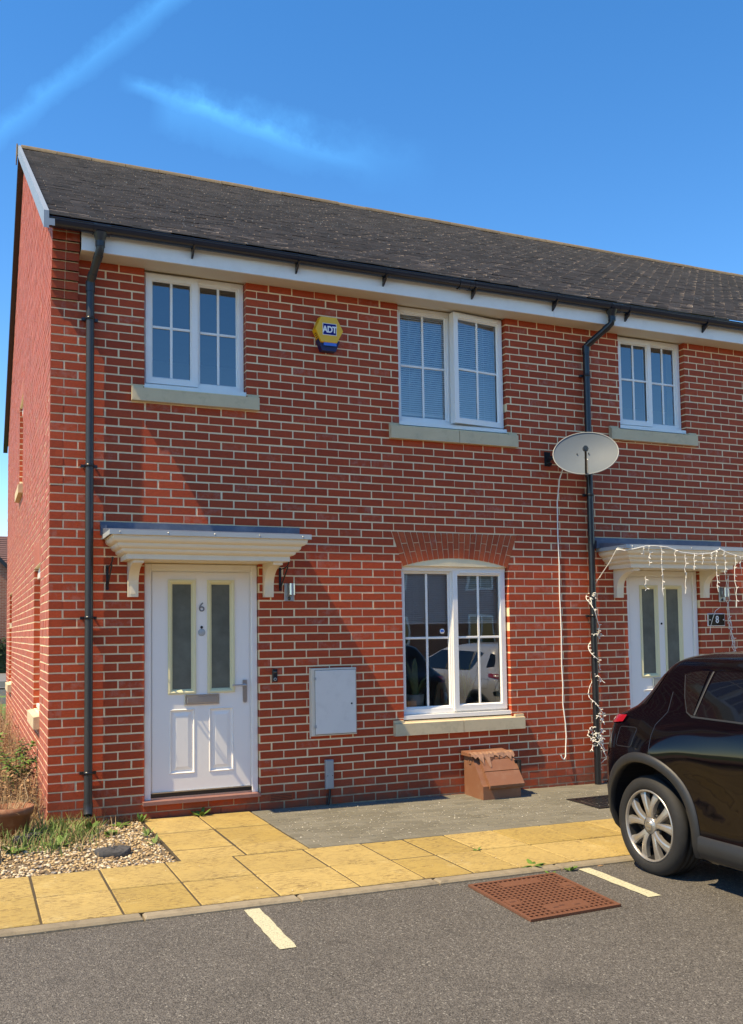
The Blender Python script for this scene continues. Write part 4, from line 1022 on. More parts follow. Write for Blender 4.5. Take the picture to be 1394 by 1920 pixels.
for i in range(12, -1, -1): x = gx0+.085+.21*i/12; P_.append((x, .93-.20*math.sin(math.pi*i/12)*(.4+.6*rr.random())))
b.add([(x, *lidp(s_, .0275)) for x, s_ in P_], [list(range(26))]); b.build('tear', M['rust_pit'], T)
b = MB(); b.lathe([(.018, gx0-.004), (.026, gx0-.006), (.026, gx0+.002), (.018, gx0+.002)], lambda u, v, h: (h, -.15+u, g0+.33+v), 18); b.box(gx0+.18, gx0+.22, -.425, -.41, g0+.105, g0+.118); b.build('catch', M['brown_torn'], T)
b = MB(); b.box(gx1+.022, gx1+.045, -.34, -.05, g0+.13, g0+.34); b.box(gx1+.001, gx1+.022, -.30, -.09, g0+.31, g0+.335); b.build('side_strap', M['black'], T)
# gully grate by the wall
T = thing('drain_grate', 'small black square drain grate in grey paving beside the car', 'drain grate', (4.8, -.9, gz(4.8)))
b = MB(); a0 = gz(4.8)+.006
for k in range(9): b.box(4.60+.052*k, 4.622+.052*k, -1.16, -.74, a0-.02, a0+.004)
b.build('bars', M['black'], T)
b = MB(); b.box(4.565, 5.08, -1.20, -1.161, a0-.03, a0+.005); b.box(4.565, 5.08, -.739, -.70, a0-.03, a0+.005); b.box(4.565, 4.598, -1.16, -.74, a0-.03, a0+.005); b.box(5.047, 5.08, -1.16, -.74, a0-.03, a0+.005); b.build('frame', M['dark_metal'], T)
# rusty access cover
T = thing('access_cover', 'square rusty iron access cover set in tarmac between parking lines', 'access cover', (2.57, -3.3, gz(2.57)))
ac = [(2.275, -2.925), (2.935, -2.89), (2.872, -3.66), (2.235, -3.70)]
def acp(u, v, h): # bilinear
    x = (ac[3][0]*(1-u)+ac[2][0]*u)*(1-v) + (ac[0][0]*(1-u)+ac[1][0]*u)*v; y = (ac[3][1]*(1-u)+ac[2][1]*u)*(1-v) + (ac[0][1]*(1-u)+ac[1][1]*u)*v
    return (x, y, gz(x)-.020+h)
def acbox(b, u0, u1, v0, v1, h0, h1): b.hexa([acp(u0, v0, h0), acp(u1, v0, h0), acp(u1, v1, h0), acp(u0, v1, h0), acp(u0, v0, h1), acp(u1, v0, h1), acp(u1, v1, h1), acp(u0, v1, h1)])
b = MB(); b.add([acp(.0, .0, .0045), acp(1, .0, .0045), acp(1, 1, .0045), acp(0, 1, .0045)], [(0, 1, 2, 3)]); b.build('plate', M['rust_pit'], T)
b = MB()
for u0, u1, v0, v1 in ((0, 1, 0, .035), (0, 1, .965, 1), (0, .035, .035, .965), (.965, 1, .035, .965)): acbox(b, u0, u1, v0, v1, .0, .014)
b.build('rim', M['rust'], T)
b = MB(); n_ = 17
for i in range(1, n_):
    u = .035+.93*i/n_; acbox(b, u-.0085, u+.0085, .036, .964, .001, .012)
    for j in range(n_):
        if j == 0: continue
        v = .035+.93*j/n_; acbox(b, u+.0087, u+.93/n_-.0087, v-.0085, v+.0085, .001, .0118)
for j in range(1, n_): v = .035+.93*j/n_; acbox(b, .036, .035+.93/n_-.0087, v-.0085, v+.0085, .001, .0118)
for u0, u1, v0, v1 in ((.28, .72, .80, .93), (.30, .74, .10, .25), (.05, .18, .36, .50), (.82, .95, .55, .68)): acbox(b, u0, u1, v0, v1, .002, .0128)
b.build('tread', M['rust'], T)
b = MB()
for u, v in ((.115, .43), (.885, .61), (.40, .17), (.63, .16), (.48, .19)): acbox(b, u-.03, u+.03, v-.012, v+.012, .0129, .0135)
b.build('keyhole', M['rust_pit'], T)
# ------------------------------------------------------------------ the car
CX, YR, CG = 4.385, -2.45, gz(4.385)-.022
def lerp_tab(tab):
    def f(z):
        if z <= tab[0][0]: return tab[0][1]
        for (a, p), (c, q) in zip(tab, tab[1:]):
            if z <= c:
                t = (z-a)/(c-a); return p+(q-p)*t
        return tab[-1][1]
    return f
def smooth_tab(tab):       # monotone cubic through the table
    xs = [p[0] for p in tab]; ys = [p[1] for p in tab]; n = len(xs)
    d = [(ys[i+1]-ys[i])/(xs[i+1]-xs[i]) for i in range(n-1)]
    ms = [d[0]] + [0 if d[i-1]*d[i] <= 0 else 2*d[i-1]*d[i]/(d[i-1]+d[i]) for i in range(1, n-1)] + [d[-1]]
    def f(z):
        z = min(max(z, xs[0]), xs[-1])
        for i in range(n-1):
            if z <= xs[i+1]:
                h = xs[i+1]-xs[i]; t = (z-xs[i])/h
                return ys[i]*(1+2*t)*(1-t)**2 + ms[i]*h*t*(1-t)**2 + ys[i+1]*t*t*(3-2*t) + ms[i+1]*h*t*t*(t-1)
    return f
cw = smooth_tab([(.18, .80), (.26, .845), (.40, .862), (.60, .868), (.80, .866), (.93, .85), (1.02, .825), (1.07, .80), (1.20, .735), (1.34, .655), (1.39, .615), (1.42, .56), (1.445, .47), (1.46, .33), (1.466, .16), (1.468, .02)])
cs0 = smooth_tab([(.18, .26), (.26, .18), (.36, .13), (.50, .11), (.66, .11), (.80, .15), (.95, .19), (1.0, .22), (1.03, .27), (1.06, .35), (1.10, .43), (1.16, .49), (1.22, .53), (1.32, .585), (1.38, .63), (1.42, .69), (1.445, .76), (1.46, .95), (1.466, 1.15), (1.468, 1.3)])
cs1 = smooth_tab([(.18, 3.95), (.30, 4.08), (.55, 4.13), (.72, 4.10), (.85, 3.95), (.93, 3.70), (.99, 3.30), (1.04, 3.02), (1.20, 2.66), (1.34, 2.30), (1.40, 2.08), (1.42, 1.98), (1.445, 1.84), (1.46, 1.68), (1.466, 1.5), (1.468, 1.4)])
crc = smooth_tab([(.18, .22), (.6, .24), (.95, .21), (1.07, .16), (1.38, .14), (1.42, .15), (1.445, .18), (1.46, .12), (1.466, .06), (1.468, .01)])
SW, SF, ZW, RT = .682, 3.20, .322, .322
def car_w(s, z):
    w = cw(z); r = min(crc(z), w*.98)
    for c in (SW, SF): w += .050*math.exp(-((s-c)/.36)**2)*math.exp(-((z-.78)/.20)**2)
    w -= .022*math.exp(-((s-2.0)/.75)**2)*math.exp(-((z-.60)/.18)**2)      # waist between the haunches
    w -= .05*max(0, (s-2.6)/1.5)**2
    zc = .90 - .50*(s-.80)                                                   # scalloped door below the haunch crease
    w -= .014*math.exp(-((z-zc+.10)/.11)**2)*math.exp(-((s-1.22)/.34)**2)
    for d in (s-cs0(z), cs1(z)-s):
        d = max(d, 0)
        if d < r: w -= r - math.sqrt(max(0, r*r-(r-d)**2))
    return max(w, .001)
def carP(s, z, off=0, side=-1): return (CX + side*(car_w(s, z)+off), YR - s, CG + z)
car = thing('parked_car', 'glossy purple black hatchback parked tail first towards the terrace', 'car', (CX, YR-2, CG))
zl = [.18, .20, .23, .26, .30, .36, .42, .48, .54, .60, .66, .70, .74, .78, .82, .86, .90, .94, .97, 1.0, 1.03, 1.06, 1.09, 1.13, 1.17, 1.21, 1.25, 1.29, 1.33, 1.36, 1.39, 1.41, 1.42, 1.43, 1.44, 1.448, 1.454, 1.46, 1.463, 1.466, 1.4675, 1.468]
b = MB(); rows = []; NS = 96
for z in zl:
    a, c = cs0(z), cs1(z); ss = []
    for i in range(NS):
        t = i/(NS-1); t = t + .11*math.sin(2*math.pi*t)*-1 if True else t
        ss.append(a + (c-a)*min(max(t, 0), 1))
    rows.append([carP(s, z) for s in ss] + [carP(s, z, 0, 1) for s in ss[::-1]])
b.grid(rows, True, True)
b.add(rows[0], [list(range(len(rows[0])))[::-1]]); b.add(rows[-1], [list(range(len(rows[-1])))])
body = b.build('body', M['paint'], car); fixnormals(body)
cut = MB()
for sc in (SW, SF):
    for sd_ in (-1, 1):
        x0, x1 = CX+sd_*.56, CX+sd_*1.1
        cut.lathe([(.0001, x0), (.405, x0), (.405, x1), (.0001, x1)], lambda u, v, h, sc=sc: (h, YR-sc+u, CG+ZW+.015+v), 56, False)
ct = cut.build('cutter', M['black']); fixnormals(ct)
import bmesh
bm = bmesh.new(); bm.from_mesh(body.data); bmesh.ops.remove_doubles(bm, verts=bm.verts, dist=1e-5); bm.to_mesh(body.data); bm.free()
bm = bmesh.new(); bm.from_mesh(ct.data); bmesh.ops.remove_doubles(bm, verts=bm.verts, dist=1e-3); bm.to_mesh(ct.data); bm.free(); fixnormals(body); fixnormals(ct)
md = body.modifiers.new('b', 'BOOLEAN'); md.object = ct; md.operation = 'DIFFERENCE'; md.solver = 'EXACT'
dg = bpy.context.evaluated_depsgraph_get(); me = bpy.data.meshes.new_from_object(body.evaluated_get(dg)); body.modifiers.clear()
old = body.data; body.data = me; bpy.data.meshes.remove(old)
bpy.data.objects.remove(ct)
me.materials.clear(); me.materials.append(M['paint']); me.materials.append(M['black'])
o0 = ORG[car.name]
for p in me.polygons:
    p.material_index = 0; c = p.center + o0; p.use_smooth = True
    for sc in (SW, SF):
        d = math.hypot(c.y-(YR-sc), c.z-(CG+ZW+.015))
        if abs(d-.405) < .012 and abs(p.normal.x) < .3 or (d < .40 and abs(abs(c.x-CX)-.56) < .01): p.material_index = 1; p.use_smooth = False
    if p.normal.z < -.9 and c.z < CG+.19: p.material_index = 1
def ribbon(b, cols, off, side=-1, nz=8):
    """cols: (s_bottom, z_bottom, s_top, z_top)"""
    rows = []
    for sb, zb, st_, zt in cols: rows.append([carP(sb+(st_-sb)*j/nz, zb+(zt-zb)*j/nz, off, side) for j in range(nz+1)])
    b.grid(rows); return b
def outline(b, pts, w, off, side=-1):
    P = []
    for (s0, z0), (s1, z1) in zip(pts, pts[1:]):
        n = max(2, int(math.hypot(s1-s0, z1-z0)/.03))
        P += [(s0+(s1-s0)*i/n, z0+(z1-z0)*i/n) for i in range(n)]
    P.append(pts[-1]); rows = []
    for i, (s, z) in enumerate(P):
        a, c = P[max(i-1, 0)], P[min(i+1, len(P)-1)]; L = math.hypot(c[0]-a[0], c[1]-a[1]) or 1; nx, nz_ = -(c[1]-a[1])/L, (c[0]-a[0])/L
        rows.append([carP(s-nx*w/2, z-nz_*w/2, off, side), carP(s, z, off+w*.25, side), carP(s+nx*w/2, z+nz_*w/2, off, side)])
    b.grid(rows); return b
for sd_ in (-1, 1):
    # glasshouse: gloss corner panel, rear door glass, front door glass
    zb = lambda s: 1.065 - .012*(s-1)
    def zt(s): return min(1.345, 1.335 + .02*(s-1)) if s < 1.9 else 1.35 - .42*max(0, s-2.15)
    b = MB(); ribbon(b, [(.93, 1.19, .855, 1.315), (.955, 1.13, .90, 1.325), (.99, 1.09, .945, 1.335), (1.03, 1.072, 1.005, 1.34), (1.06, 1.068, 1.065, 1.343)], .004, sd_); b.build('corner_panel', M['gloss_black'], car)
    b = MB(); ribbon(b, [(1.085+.06*i/10*0 + (1.72-1.085)*i/10, zb(1.085+.635*i/10), 1.13+(1.72-1.13)*i/10, zt(1.13+.59*i/10)) for i in range(11)], .004, sd_); b.build('rear_door_glass', M['tint'], car)
    b = MB(); ribbon(b, [(1.80+(2.78-1.80)*i/14, zb(1.8+.98*i/14), 1.80+(2.50-1.80)*i/14, zt(1.8+.7*i/14)-.004) for i in range(15)], .004, sd_); b.build('front_door_glass', M['tint'], car)
    b = MB(); outline(b, [(.865, 1.31), (.94, 1.17), (1.0, 1.085), (1.06, 1.06), (1.6, 1.053), (2.8, 1.04)], .013, .002, sd_); outline(b, [(1.072, 1.07), (1.10, 1.34)], .016, .004, sd_); outline(b, [(1.76, 1.06), (1.765, 1.345)], .05, .004, sd_); b.build('window_trim', M['cladding'], car)
    gaps = [[(.81, 1.20), (.83, 1.075), (.80, 1.03), (.765, .99), (.752, .92), (.755, .84), (.775, .755)], [(1.765, 1.05), (1.79, .9), (1.78, .5), (1.74, .33)], [(2.80, 1.04), (2.84, .85), (2.80, .36)], [(.245, .94), (.255, .88), (.27, .80), (.285, .72)]]
    if sd_ == -1: gaps.append([(.43, .95), (.58, .955), (.60, .945), (.575, .835), (.56, .825), (.42, .82), (.40, .83), (.415, .94), (.43, .95)])
    for g_ in gaps: outline(MB(), g_, .006, .0005, sd_).build('panel_gap', M['black'], car)
    # wheel arch cladding and sill
    for sc in (SW, SF):
        b = MB(); rows = []
        for i in range(41):
            q = R(-22) + (math.pi+R(44))*i/40; cq, sq = math.cos(q), math.sin(q); row = []
            for r, of in ((.400, -.03), (.400, .010), (.408, .016), (.440, .014), (.462, .008), (.466, -.004)):
                s, z = sc - r*cq, ZW+.015 + r*sq; z = max(z, .19); row.append(carP(s, z, of, sd_))
            rows.append(row)
        b.grid(rows); b.build('arch_trim', M['cladding'], car)
    b = MB(); rows = []
    for i in range(33):
        s = SW+.455 + (SF-SW-.91)*i/32
        rows.append([carP(s, .345, .001, sd_), carP(s, .335, .012, sd_), carP(s, .26, .030, sd_), carP(s, .215, .026, sd_), carP(s, .18, -.02, sd_), carP(s, .18, -.1, sd_)])
    b.grid(rows); b.build('sill_trim', M['cladding'], car)
    # rear bumper skirt
    b = MB(); rows = []
    for i in range(21):
        s = .114 + .141*i/20; rows.append([carP(max(s, cs0(z)+.004), z, .006, sd_) for z in (.19, .26, .34, .42, .50, .54)])
    b.grid(rows); b.build('bumper_trim', M['cladding'], car)
    b = MB(); ribbon(b, [(cs0(.94)+.004+.25*(i/10)**1.4, .94+.045*(i/10), cs0(1.02)+.004+.21*(i/10)**1.4, 1.02+.01*(i/10)) for i in range(11)], .012, sd_); b.build('tail_lamp', M['red_lamp'], car)
    b = MB(); ribbon(b, [(cs0(.985)+.02+.09*i/6, .985, cs0(1.006)+.02+.09*i/6, 1.006) for i in range(7)], .0145, sd_); b.build('lamp_lens', M['clear_lamp'], car)
    b = MB(); ribbon(b, [(cs0(1.04+.09*t/8)+.10, 1.04+.09*t/8, cs0(1.066+.085*t/8)+.10, 1.066+.085*t/8) for t in range(9)], .008, sd_); b.build('tail_lamp', M['red_lamp'], car)
    b = MB(); ribbon(b, [(cs0(1.12)+.03+.12*t/6, 1.115-.01*t/6, cs0(1.30)+.03+.08*t/6, 1.30+.02*t/6) for t in range(7)], .004, sd_); b.build('tailgate_glass', M['tint'], car)
    # fog lamp slot in the bumper
    b = MB(); ribbon(b, [(cs0(.72)+.004+.14*(i/8)**1.5, .72+.01*i/8, cs0(.83)+.004+.13*(i/8)**1.5, .83-.05*i/8) for i in range(9)], .006, sd_); b.build('reflector_slot', M['gloss_black'], car)
    b = MB(); b.tube([carP(1.50, .955, .005, sd_), carP(1.51, .955, .035, sd_), carP(1.60, .955, .035, sd_), carP(1.62, .955, .005, sd_)], .011, 8) if False else b.tube([carP(2.55, .955, .003, sd_), carP(2.56, .955, .035, sd_), carP(2.70, .955, .035, sd_), carP(2.71, .955, .003, sd_)], .011, 8); b.build('door_handle', M['paint'], car)
    b = MB(); b.tube([carP(2.72, 1.06, -.01, sd_), carP(2.72, 1.08, .08, sd_)], .018, 8); p0 = Vector(carP(2.70, 1.09, .14, sd_)); b.lathe([(.0001, -.05), (.06, -.045), (.085, -.01), (.085, .01), (.0001, .02)], lambda u, v, h: (p0.x+u*1.1, p0.y-h, p0.z+v*.8), 18); b.build('mirror', M['paint'], car)
    b = MB(); ribbon(b, [(3.45+.55*i/10, .80-.03*i/10, 3.50+.42*i/10, .90-.06*i/10) for i in range(11)], .008, sd_); b.build('headlight', M['clear_lamp'], car)
# tailgate and windscreen glass
b = MB(); rows = []
for j in range(9):
    z = 1.09 + .25*j/8; w = (cw(z)-.16); rows.append([(CX - w + 2*w*i/10, YR - cs0(z) + .006, CG+z) for i in range(11)])
b.grid(rows); b.build('rear_window', M['tint'], car)
b = MB(); rows = []
for j in range(9):
    z = 1.06 + .30*j/8; w = (cw(z)-.10); rows.append([(CX - w + 2*w*i/10, YR - cs1(z) - .006, CG+z) for i in range(11)])
b.grid(rows); b.build('windscreen', M['tint'], car)
b = MB(); b.box(CX-.26, CX+.26, YR+.002, YR+.008, CG+.62, CG+.73); b.build('number_plate', M['yellow'], car)
# wheels
def build_at(mb, name, mat, parent, org):
    ORG['_tmp'] = ORG[parent.name]; o = mb.build(name, mat, None, org); o.parent = parent; o.location = Vector(org) - ORG[parent.name]; return o
WX = CX-.868-.004; wc = Vector((WX, YR-SW, CG+ZW))
def whl(u, v, h):
    r = math.hypot(u, v); k = (1.06 if r < .226 else (.2396+(r-.226)*.771)/r); return (WX+h, wc.y+u*k, wc.z+v*k)
b = MB(); b.lathe([(.212, .05), (.216, .014), (.226, .002), (.245, -.004), (.275, -.006), (.302, .002), (.318, .014), (.326, .024), (.3335, .034), (.3335, .062), (.326, .064), (.326, .072), (.3335, .074), (.3335, .104), (.326, .106), (.326, .114), (.3335, .116), (.3335, .148), (.326, .150), (.326, .158), (.3335, .160), (.3335, .185), (.318, .203), (.26, .212), (.21, .2)], whl, 72)
wheel = build_at(b, 'wheel', M['rubber'], car, wc)
b = MB(); b.lathe([(.222, .012), (.219, .003), (.213, .001), (.208, .006), (.205, .018)], whl, 64); rim = b.build('rim', M['alloy'], wheel)
b = MB(); b.lathe([(.205, .018), (.198, .05), (.188, .14)], whl, 64); b.build('rim_barrel', M['dark_metal'], wheel)
b = MB(); b.lathe([(.19, .125), (.0001, .125)], whl, 40); b.build('hub_back', M['black'], wheel)
b = MB(); b.lathe([(.145, .10), (.145, .088), (.06, .085), (.0001, .085)], whl, 40); b.build('brake_disc', M['dark_metal'], wheel)
b = MB(); bp = MB()
for k in range(5):
    base = 2*math.pi*(k/5) + .32
    for sg in (-1, 1):
        F = []
        for i in range(11):
            t = i/10; r = .052+.158*t; a = base + sg*(.13 + .20*t**1.4 + .03*math.sin(math.pi*t)); w = .0170 + .004*abs(t-.4) + .012*t**4
            h = .020 - .012*math.sin(math.pi*min(t*.9+.1, 1)) + .0*t
            tw = .004*sg
            F.append([whl(r*math.cos(a)-ww*math.sin(a), r*math.sin(a)+ww*math.cos(a), hh) for ww, hh in ((-w-.004, h+.030), (-w, h+.003), (-w*.5, h-.001), (w*.5, h-.001), (w, h+.003), (w+.004, h+.030))])
        b.grid(F, False)
b.build('spokes', M['alloy'], rim)
b = MB(); b.lathe([(.054, .05), (.052, .020), (.046, .014), (.036, .014), (.034, .008), (.030, .006), (.0001, .006)], whl, 32); b.build('hub_cap', M['alloy'], rim)
b = MB(); b.lathe([(.020, .0045), (.026, .003), (.029, .005), (.019, .006)], whl, 28); st = len(b.v); b.add([whl(-.032, -.006, .002), whl(.032, -.006, .002), whl(.032, .006, .002), whl(-.032, .006, .002)], [(0, 1, 2, 3)]); b.build('emblem', M['steel'], rim)
b = MB()
for k in range(5):
    q = 2*math.pi*k/5+.95; cx_, cz_ = .075*math.cos(q), .075*math.sin(q); b.lathe([(.012, .05), (.012, .03), (.0001, .028)], lambda u, v, h: whl(cx_+u, cz_+v, h), 6)
b.build('wheel_nut', M['dark_metal'], rim)
def copy_tree(o, parent=None):
    c = o.copy(); COL.objects.link(c)
    if parent is not None: c.parent = parent
    ORG[c.name] = ORG.get(o.name, Vector())
    for ch in list(o.children): copy_tree(ch, c)
    return c
for sx, sc in ((-1, SF), (1, SW), (1, SF)):
    w2 = copy_tree(wheel, car); w2.location = Vector((CX + sx*.872, YR-sc, CG+ZW)) - ORG[car.name]
    if sx == 1: w2.rotation_euler = (0, 0, math.pi)
# a second car in the next bay, seen as a reflection in the ground floor window
car2 = copy_tree(car); car2.location = (CX+2.66, YR-2-.45, gz(CX+2.66)-.022); tag(car2, 'silver hatchback in the next bay, seen only as a reflection in the ground floor window', 'car')
def repaint(o):
    for i, sl in enumerate(o.material_slots):
        if sl.material in (M['paint'],): sl.link = 'OBJECT'; sl.material = M['silver_paint']
        elif sl.link == 'OBJECT': pass
    for c in o.children: repaint(c)
repaint(car2)

# ------------------------------------------------------------------ plants, gravel, litter
rg = random.Random(33)
def blade(b, base, ang, ln, lean, w, droop=1.0, n=5):
    c_, s_ = math.cos(ang), math.sin(ang); rows = []
    for i in range(n+1):
        t = i/n; ww = w*(1-t)**.7*.5 + .0002; o = lean*t**(1.0+droop); z = ln*t - .35*droop*lean*t**3
        x, y = base[0]+c_*o, base[1]+s_*o; rows.append([(x-s_*ww, y+c_*ww, base[2]+z), (x+s_*ww, y-c_*ww, base[2]+z)])
    b.grid(rows)
def leafq(b, p, ang, up, ln, w, fold=.25):
    d = Vector((math.cos(ang)*math.cos(up), math.sin(ang)*math.cos(up), math.sin(up))); s_ = Vector((-math.sin(ang), math.cos(ang), 0)); nn = d.cross(s_)
    P = [Vector(p) + d*ln*t + s_*w*k*sg - nn*fold*w*k - Vector((0, 0, .25*ln*t*t)) for t, k in ((0, .12), (.3, .9), (.6, 1.0), (.85, .55), (1, .03)) for sg in (-1, 1)]
    C_ = [Vector(p) + d*ln*t - Vector((0, 0, .25*ln*t*t)) for t in (0, .3, .6, .85, 1)]
    rows = [[P[2*i], C_[i], P[2*i+1]] for i in range(5)]; b.grid(rows)
def rosette(name, label, x, y, z, n, ln, w, up=(.1, .7), cat='weed', group=None, mat='leaf'):
    b = MB()
    for k in range(n):
        a = 2*math.pi*k/n + rg.uniform(-.5, .5); leafq(b, (x+.006*math.cos(a), y+.006*math.sin(a), z), a, rg.uniform(*up), ln*rg.uniform(.6, 1.1), w*rg.uniform(.7, 1.2))
    o = b.build(name, M[mat], loc=(x, y, z)); return tag(o, label, cat, group)
G6 = 'weeds growing in the paving joints'
rosette('weed', 'dark green leafy weed growing at the foot of the doorstep plinth', 1.255, -.055, gz(1.25), 7, .115, .020, (.3, 1.1), group=G6)
rosette('weed', 'largest dandelion-like weed on the kerb, behind rusty access cover', 2.90, -2.69, gz(2.9)-.005, 14, .12, .017, (.05, .5), group=G6)
rosette('weed', 'small upright weed in kerb joint between access cover and parking line', 3.09, -2.85, gz(3.1)-.022, 6, .07, .012, (.5, 1.2), group=G6)
rosette('weed', 'tiny dark weed at back corner of the rusty access cover', 2.92, -2.87, gz(2.9)-.022, 8, .05, .010, (.1, .7), group=G6)
rosette('weed', 'tiny green tuft in joint between two yellow flags', 2.775, -2.16, gz(2.8), 8, .04, .008, (.2, .9), group=G6)
rosette('weed', 'upright green weed at left edge of doorway path, beside gravel', .735, -.10, gz(.73), 7, .11, .015, (.6, 1.3), group='weeds in the gravel by the door')
for k_, (x_, y_, l_) in enumerate(((.30, -.30, 'leafy green weed in gravel just right of the downpipe foot'), (.02, -.72, 'leafy green weed among grass between flower pot and flat slate stone'), (-.30, -.80, 'leafy green weed in gravel near left edge, behind the dark stone'), (.44, -.50, 'small leafy weed on bare pebbles behind the flat slate stone'))): rosette('weed', l_, x_, y_, gz(x_)-.01, 12, .13 if k_ < 3 else .07, .022, (.2, 1.2), group='weeds in the gravel by the door')
rosette('weed', 'low flat green weed on gravel between downpipe and doorway', .56, -.16, gz(.5), 9, .10, .020, (.05, .4), group='weeds in the gravel by the door')
for k, (x, y, l) in enumerate(((.70, -.62, 'pale green sprig in gravel along edge of the doorway path'), (.695, -.95, 'green sprig in gravel at front corner of the doorway path'))):
    rosette('weed', l, x, y, gz(x)-.01, 7, .10, .012, (.4, 1.2), group='weeds in the gravel by the door', mat='leaf_pale')
# pebbles
ICO = []
ph = (1+5**.5)/2
for a, c in ((1, ph), (-1, ph), (1, -ph), (-1, -ph)): ICO += [Vector((0, a, c)), Vector((a, c, 0)), Vector((c, 0, a))]
import itertools
ICO = [v.normalized() for v in ICO]
dmin = min((ICO[0]-v).length for v in ICO[1:])
IF = []
for i, j, k in itertools.combinations(range(12), 3):
    if all(abs((ICO[p]-ICO[q]).length-dmin) < .01 for p, q in ((i, j), (j, k), (i, k))):
        n_ = (ICO[j]-ICO[i]).cross(ICO[k]-ICO[i]); IF.append((i, j, k) if n_.dot(ICO[i]) > 0 else (i, k, j))
b = MB()
for k in range(5200):
    x = rg.uniform(-1.3, .735); y = rg.uniform(-1.6, -.02)
    r = rg.uniform(.0055, .0135); q = rg.uniform(0, 6.28); a, c, e = r*rg.uniform(1, 1.7), r, r*rg.uniform(.5, .9); cq, sq = math.cos(q), math.sin(q)
    z = gz(x)-.018 + rg.uniform(.0, .010)
    b.add([(x + cq*v.x*a - sq*v.y*c, y + sq*v.x*a + cq*v.y*c, z + v.z*e) for v in ICO], IF, True)
tag(b.build('gravel', M['pebble']), 'buff and cream pebbles covering bed between flags and house', 'gravel', kind='stuff')
# grass and dead stems in the gravel
b = MB(); d = MB()
spots = [(-.15, -.45, .35, 110), (.12, -.5, .22, 60), (-.35, -.25, .3, 90), (.05, -.85, .25, 45), (-.6, -.6, .3, 60), (.18, -.62, .2, 40), (-.05, -.25, .2, 60), (.10, -.30, .17, 60), (-.02, -.50, .18, 50), (.22, -.22, .10, 40), (-.2, -.75, .2, 45), (.28, -.42, .10, 28), (-.45, -.5, .25, 60), (.02, -.16, .14, 40), (-.7, -.9, .3, 40)]
for x0, y0, sp, n in spots:
    for k in range(n):
        x, y = rg.gauss(x0, sp*.5), min(-.02, rg.gauss(y0, sp*.6)); 
        if x > .72: continue
        blade(b, (x, y, gz(x)-.02), rg.uniform(0, 6.28), rg.uniform(.06, .20), rg.uniform(.03, .14), rg.uniform(.005, .011))
tag(b.build('wild_grass', M['leaf_pale']), 'green grass and weeds sprouting through the gravel by the house corner', 'grass', kind='stuff')
for k in range(2000):
    x = rg.uniform(-1.2, .50); y = -abs(rg.gauss(0, .45)) - .01
    if y < -1.55 or (x > .25 and rg.random() < .6): continue
    blade(d, (x, y, gz(x)-.02), rg.uniform(0, 6.28), rg.uniform(.02, .14), rg.uniform(.03, .16), rg.uniform(.003, .007), .6, 4)
for k in range(260):   # wisps against the wall by the downpipe
    x = rg.uniform(.0, .75); blade(d, (x, -.02, gz(x)-.01), rg.uniform(3.4, 6.0), rg.uniform(.04, .20 if x < .45 else .10), rg.uniform(.02, .12), .003, .6, 4)
tag(d.build('dead_grass', M['straw']), 'dry straw coloured grass lying over the gravel and against the wall', 'grass', kind='stuff')
# dry weeds along the gable
b = MB(); d = MB()
for k in range(2600):
    y = rg.uniform(.1, 9.5) if rg.random() < .6 else rg.uniform(.1, 3); x = -rg.uniform(.02, .9)
    hgt = rg.uniform(.18, .46)*(1.0 + .5*(y > 2.0)); ang = rg.uniform(0, 6.28); ln = rg.uniform(.05, .22)
    blade(b, (x, y, gz(0)-.03), ang, hgt, ln, .006, .4, 4)
    for j in range(3):
        t = rg.uniform(.25, 1); a2 = rg.uniform(0, 6.28)
        leafq(d, (x+math.cos(ang)*ln*t, y+math.sin(ang)*ln*t, gz(0)-.03+hgt*t), a2, rg.uniform(-.3, .8), rg.uniform(.02, .055), rg.uniform(.005, .013))
dw = b.build('dry_weeds', M['straw']); tag(dw, 'tall dried brown weeds filling strip beside the gable wall', 'weeds', kind='stuff')
d.build('leaves', M['dead_leaf'], dw)
def shrub(x, y, h, r, n, label, mat='leaf'):
    T = thing('shrub', label, 'shrub', (x, y, gz(x)-.02)); b = MB(); s_ = MB()
    for k in range(14):
        a = rg.uniform(0, 6.28); e = Vector((x+math.cos(a)*r*rg.uniform(.3, .9), y+math.sin(a)*r*rg.uniform(.3, .9), gz(x)+h*rg.uniform(.5, 1)))
        p0 = Vector((x+rg.uniform(-.03, .03), y+rg.uniform(-.03, .03), gz(x)-.03)); md_ = p0.lerp(e, .5)+Vector((rg.uniform(-.04, .04), rg.uniform(-.04, .04), .05))
        s_.tube([p0, md_, e], [.005, .004, .002], 6)
        for j in range(n//14):
            t = rg.uniform(.3, 1.05); p = p0.lerp(md_, t*2) if t < .5 else md_.lerp(e, (t-.5)*2)
            leafq(b, p, rg.uniform(0, 6.28), rg.uniform(-.3, .7), rg.uniform(.04, .085), rg.uniform(.010, .020))
    s_.build('stem', M['straw'], T); b.build('foliage', M[mat], T)
shrub(-.22, 1.30, .66, .30, 420, 'bushy green shrub against gable wall among the dried weeds')
shrub(-.42, 2.5, .66, .3, 120, 'sparse green shrub in dried weeds further along the gable')
